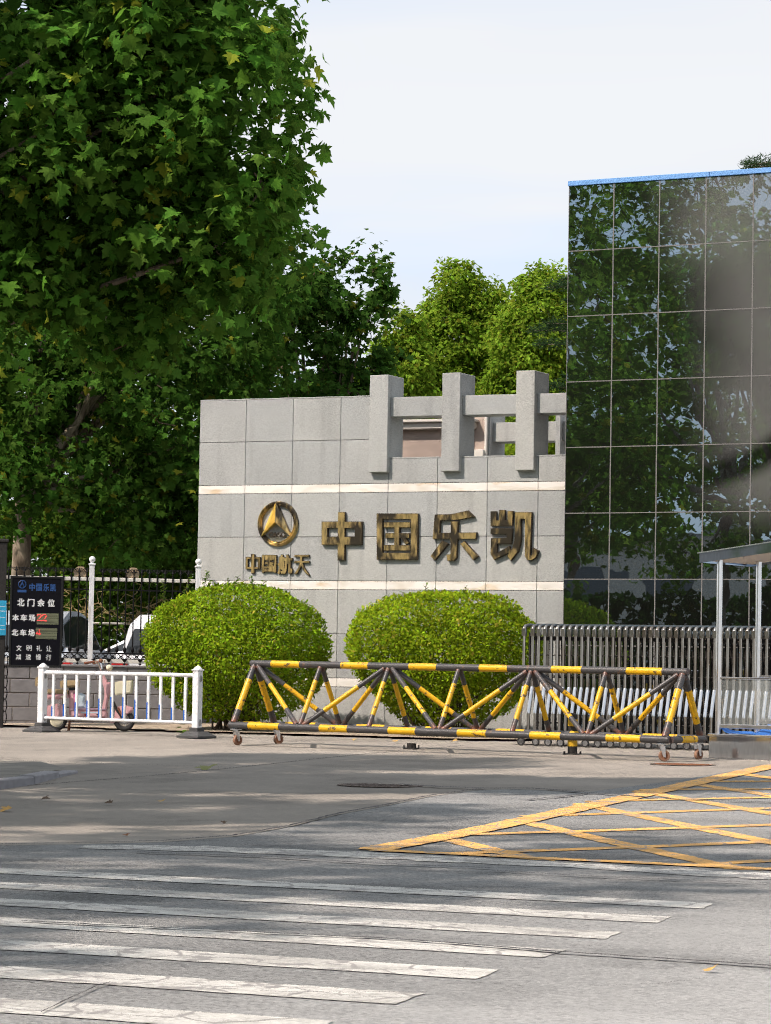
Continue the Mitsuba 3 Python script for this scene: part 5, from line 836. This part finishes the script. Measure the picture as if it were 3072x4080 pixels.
shoots(k, g, [(-17.2, 37.5, 2.28, 0.16), (-16.6, 37.5, 2.26, 0.14), (-15.95, 37.5, 1.98, 0.16), (-17.6, 37.6, 2.2, 0.12)], (0.13, 0.20, 0.02))
wd = thing('weed', 'small leafy weed growing at the right foot of the guard rail', 'weed'); g = np.random.default_rng(5); n = 70
dv = unit(n, g) * [1, 1, 0.6] + [0, 0, 0.5]; wp = np.array([-19.93, 35.75, zg(35.75)]); m, c = leaves(wp + dv * [0.12, 0.1, 0.16] * g.random((n, 1)), unit(n, g) * 0.5 + [0, 0, 1], dv, 0.085 * (0.6 + 0.6 * g.random(n)), leafcol(n, g, (0.12, 0.21, 0.03), 0.3, 0), OVAL)
part('leaves', P(m, 'leaf_bush', False, color=c), wd); part('stem', P(tube([wp, wp + [0.01, 0, 0.15]], 0.005, 5), 'twig'), wd)
# hedge and dry vines behind the fence
g = np.random.default_rng(81); n = 36000; hx = g.uniform(-8.0, -0.8, n); hz = g.random(n) ** 0.8 * 3.9 + 0.3; hd = 55 + g.normal(size=n) * 0.35 + 0.4 * meshkit.noise(np.column_stack([hx * 1.5, hz * 1.5, hx * 0])); q = c2s_v(hx, hd)
pos = np.column_stack([q, hz]); keep_ = meshkit.fbm(np.column_stack([hx * 1.1, hz * 1.3, hx * 0 + 3]), 3) > 0.28; pos = pos[keep_]; n = len(pos); nv = np.tile([*(c2s(0, -1)), 0.6], (n, 1)) + 0.8 * g.normal(size=(n, 3))
m, c = leaves(pos, nv, nv * 0 + [0, 0, -0.6] + g.normal(size=(n, 3)), 0.10 * (0.6 + 0.7 * g.random(n)), leafcol(n, g, (0.085, 0.165, 0.022), 0.4, 0.08), SIMPLE)
he = solo('hedge', P(m, 'leaf', False, color=c), 'tall leafy green hedge behind the parked cars', 'hedge', kind='stuff')
vm = []
for i in range(90):
    x = g.choice([g.uniform(-6.6, -5.2), g.uniform(-5.0, -3.6)]); p = c2s(x, 54.2); z = 2.0 + abs(g.normal()) * 0.22; pts = [np.array([p[0], p[1], z])]
    for j in range(5): pts.append(pts[-1] + np.array([g.normal() * 0.14, g.normal() * 0.08, g.normal() * 0.08]))
    vm.append(tube(pts, 0.007, 4, cap=False))
solo('dry_vine', P(cat(vm), 'straw'), 'tangle of dry straw coloured vine stems behind the fence', 'vine', kind='stuff')
a_, b_ = c2s(-7.5, 54.0), c2s(-1.0, 54.3); solo('pipe_rail', P(tube([(*a_, 1.98), (*b_, 2.0)], 0.02, 8), 'cream_white'), 'thin white pipe running level in front of the hedge', 'pipe')
# leaves fallen on the ground
for i, (x, y, s, mt_n, lab) in enumerate([(-13.33, 20.96, 0.11, 'dry_leaf', 'large curled yellow leaf lying at the left edge of the concrete'), (-13.84, 22.24, 0.08, 'twig', 'dark brown fallen leaf lying above the large yellow one'), (-12.86, 22.64, 0.055, 'dry_leaf', 'small orange leaf on the shaded concrete'),
        (-15.37, 28.05, 0.17, 'green_leaf_fallen', 'olive green fallen leaf lying by the joint in the concrete'), (-13.09, 22.17, 0.07, 'twig', 'tiny dark leaf in the middle of the shaded concrete'), (-11.18, 20.65, 0.04, 'twig', 'tiny dark leaf near the edge of the asphalt'),
        (-10.97, 18.79, 0.04, 'rust', 'tiny reddish leaf close to the white edge line'), (-4.10, 11.86, 0.05, 'dry_leaf', 'tiny yellow leaf on the bare asphalt right of the crossing'), (-16.05, 35.96, 0.09, 'dry_leaf', 'yellow leaf on the ground under the right shrub'), (-16.70, 35.58, 0.07, 'dry_leaf', 'small yellow leaf under the barrier before the right shrub'), (-17.51, 36.04, 0.06, 'dry_leaf', 'small tan leaf on the soil between the shrubs')]):
    g = np.random.default_rng(200 + i); th = g.random() * 6.28
    m, c = leaves(np.array([[x, y, zg(y) + 0.012 + 0.15 * s]]), np.array([[0.25 * g.normal(), -0.3, 1.0]]), np.array([[math.cos(th), math.sin(th), 0.25]]), np.array([s]), np.array([[1, 1, 1.0]]), PLANE, 0.12, 0.12)
    solo('fallen_leaf', P(m, mt_n), lab, 'leaf')
# ---------------------------------------------------------------- across the street and along it: seen in the glass, and shading the road
def street_tree(x, y, h, R, label, seed, n=260, per=30, size=0.26, lobes=None):
    th = math.atan2(-y, 1); cx = x * CY + y * SY; cd = -x * SY + y * CY
    L = lobes or [(cx, cd, h * 0.62, R, R, h * 0.30), (cx + R * 0.4, cd - R * 0.3, h * 0.5, R * 0.7, R * 0.7, h * 0.2), (cx - R * 0.4, cd + R * 0.3, h * 0.72, R * 0.7, R * 0.7, h * 0.24)]
    return tree('street_tree', label, 'tree', (cx, cd), h * 0.33, 0.2, L, nclump=n, per=per, clump_r=0.6, size=size, base=(0.125, 0.215, 0.028), seed=seed, shell=0.3)
def s2c(x, y): return (x * CY + y * SY, -x * SY + y * CY)
street_tree(-15.5, 1.0, 14, 4.6, 'tall plane tree on the camera side of the street, shading the crossing', 91, 330, 34,
    lobes=[(*s2c(-13.8, 7.2), 11, 4.2, 4.0, 1.5), (*s2c(-10.6, 11.5), 11.2, 2.8, 2.4, 0.8), (*s2c(-15, 1.5), 10.5, 4, 4, 2.2), (*s2c(-17.5, 9.5), 11.5, 3.5, 3.5, 1.5)])
for (x, y, h, R, lab, sd, n_) in [(-24, -3.5, 15, 5.0, 'first plane tree down the far pavement, left of the camera', 92, 330), (-32.5, -3, 19, 5.6, 'second plane tree down the far pavement, mirrored in the glass', 93, 300), (-41, -6, 21, 6.2, 'third plane tree down the far pavement, mirrored in the glass', 94, 280),
        (-36, -15, 23, 6.2, 'tall plane tree set back behind the far pavement, mirrored in the glass', 97, 260), (-46, -20, 21, 6.5, 'tallest plane tree farthest back across the street', 98, 260)]:
    street_tree(x, y, h, R, lab, sd, n_, 40, 0.20, lobes=[(*s2c(x, y), h * 0.60, R, R, h * 0.34), (*s2c(x + R * 0.5, y - 1), h * 0.42, R * 0.7, R * 0.7, h * 0.2), (*s2c(x - R * 0.5, y + 1), h * 0.75, R * 0.7, R * 0.7, h * 0.24), (*s2c(x - 1, y + R * 0.4), h * 0.32, R * 0.75, R * 0.6, h * 0.14)])
street_tree(-28.5, 18.8, 12, 4.0, 'plane tree on the near pavement beyond the left edge of the view', 95, 300, 36, 0.19)
street_tree(-38, 19.5, 13, 4.4, 'second plane tree on the near pavement beyond the left edge', 96, 300, 36, 0.19)
g = np.random.default_rng(131); n = 30000; pos = np.column_stack([g.uniform(-80, -12, n), -9 + g.normal(size=n) * 0.4, 0.1 + 3.6 * g.random(n) ** 0.8]); nv = np.tile([0.3, 1.0, 0.5], (n, 1)) + 0.8 * g.normal(size=(n, 3))
m, c = leaves(pos, nv, g.normal(size=(n, 3)) - [0, 0, 0.4], 0.22 * (0.6 + 0.7 * g.random(n)), leafcol(n, g, (0.035, 0.075, 0.012), 0.4, 0.03), SIMPLE)
solo('roadside_hedge', P(m, 'leaf', False, color=c), 'dark clipped hedge along the far pavement across the street', 'hedge', kind='stuff')
ob = thing('pale_building', 'pale rendered building across the street behind the camera side trees', 'building')
part('wall', P(box(-75, -48, -48, -40, 0, 7.0), 'pale_plaster'), ob); part('roof', P(box(-75.3, -47.7, -48.3, -39.6, 7.0, 7.3), 'granite_1'), ob)
for i in range(6):
    for z in (1.2, 4.2): part('window', P(box(-73 + 4 * i, -70.8 + 4 * i, -40.02, -39.96, z, z + 1.6), 'car_glass'), ob)
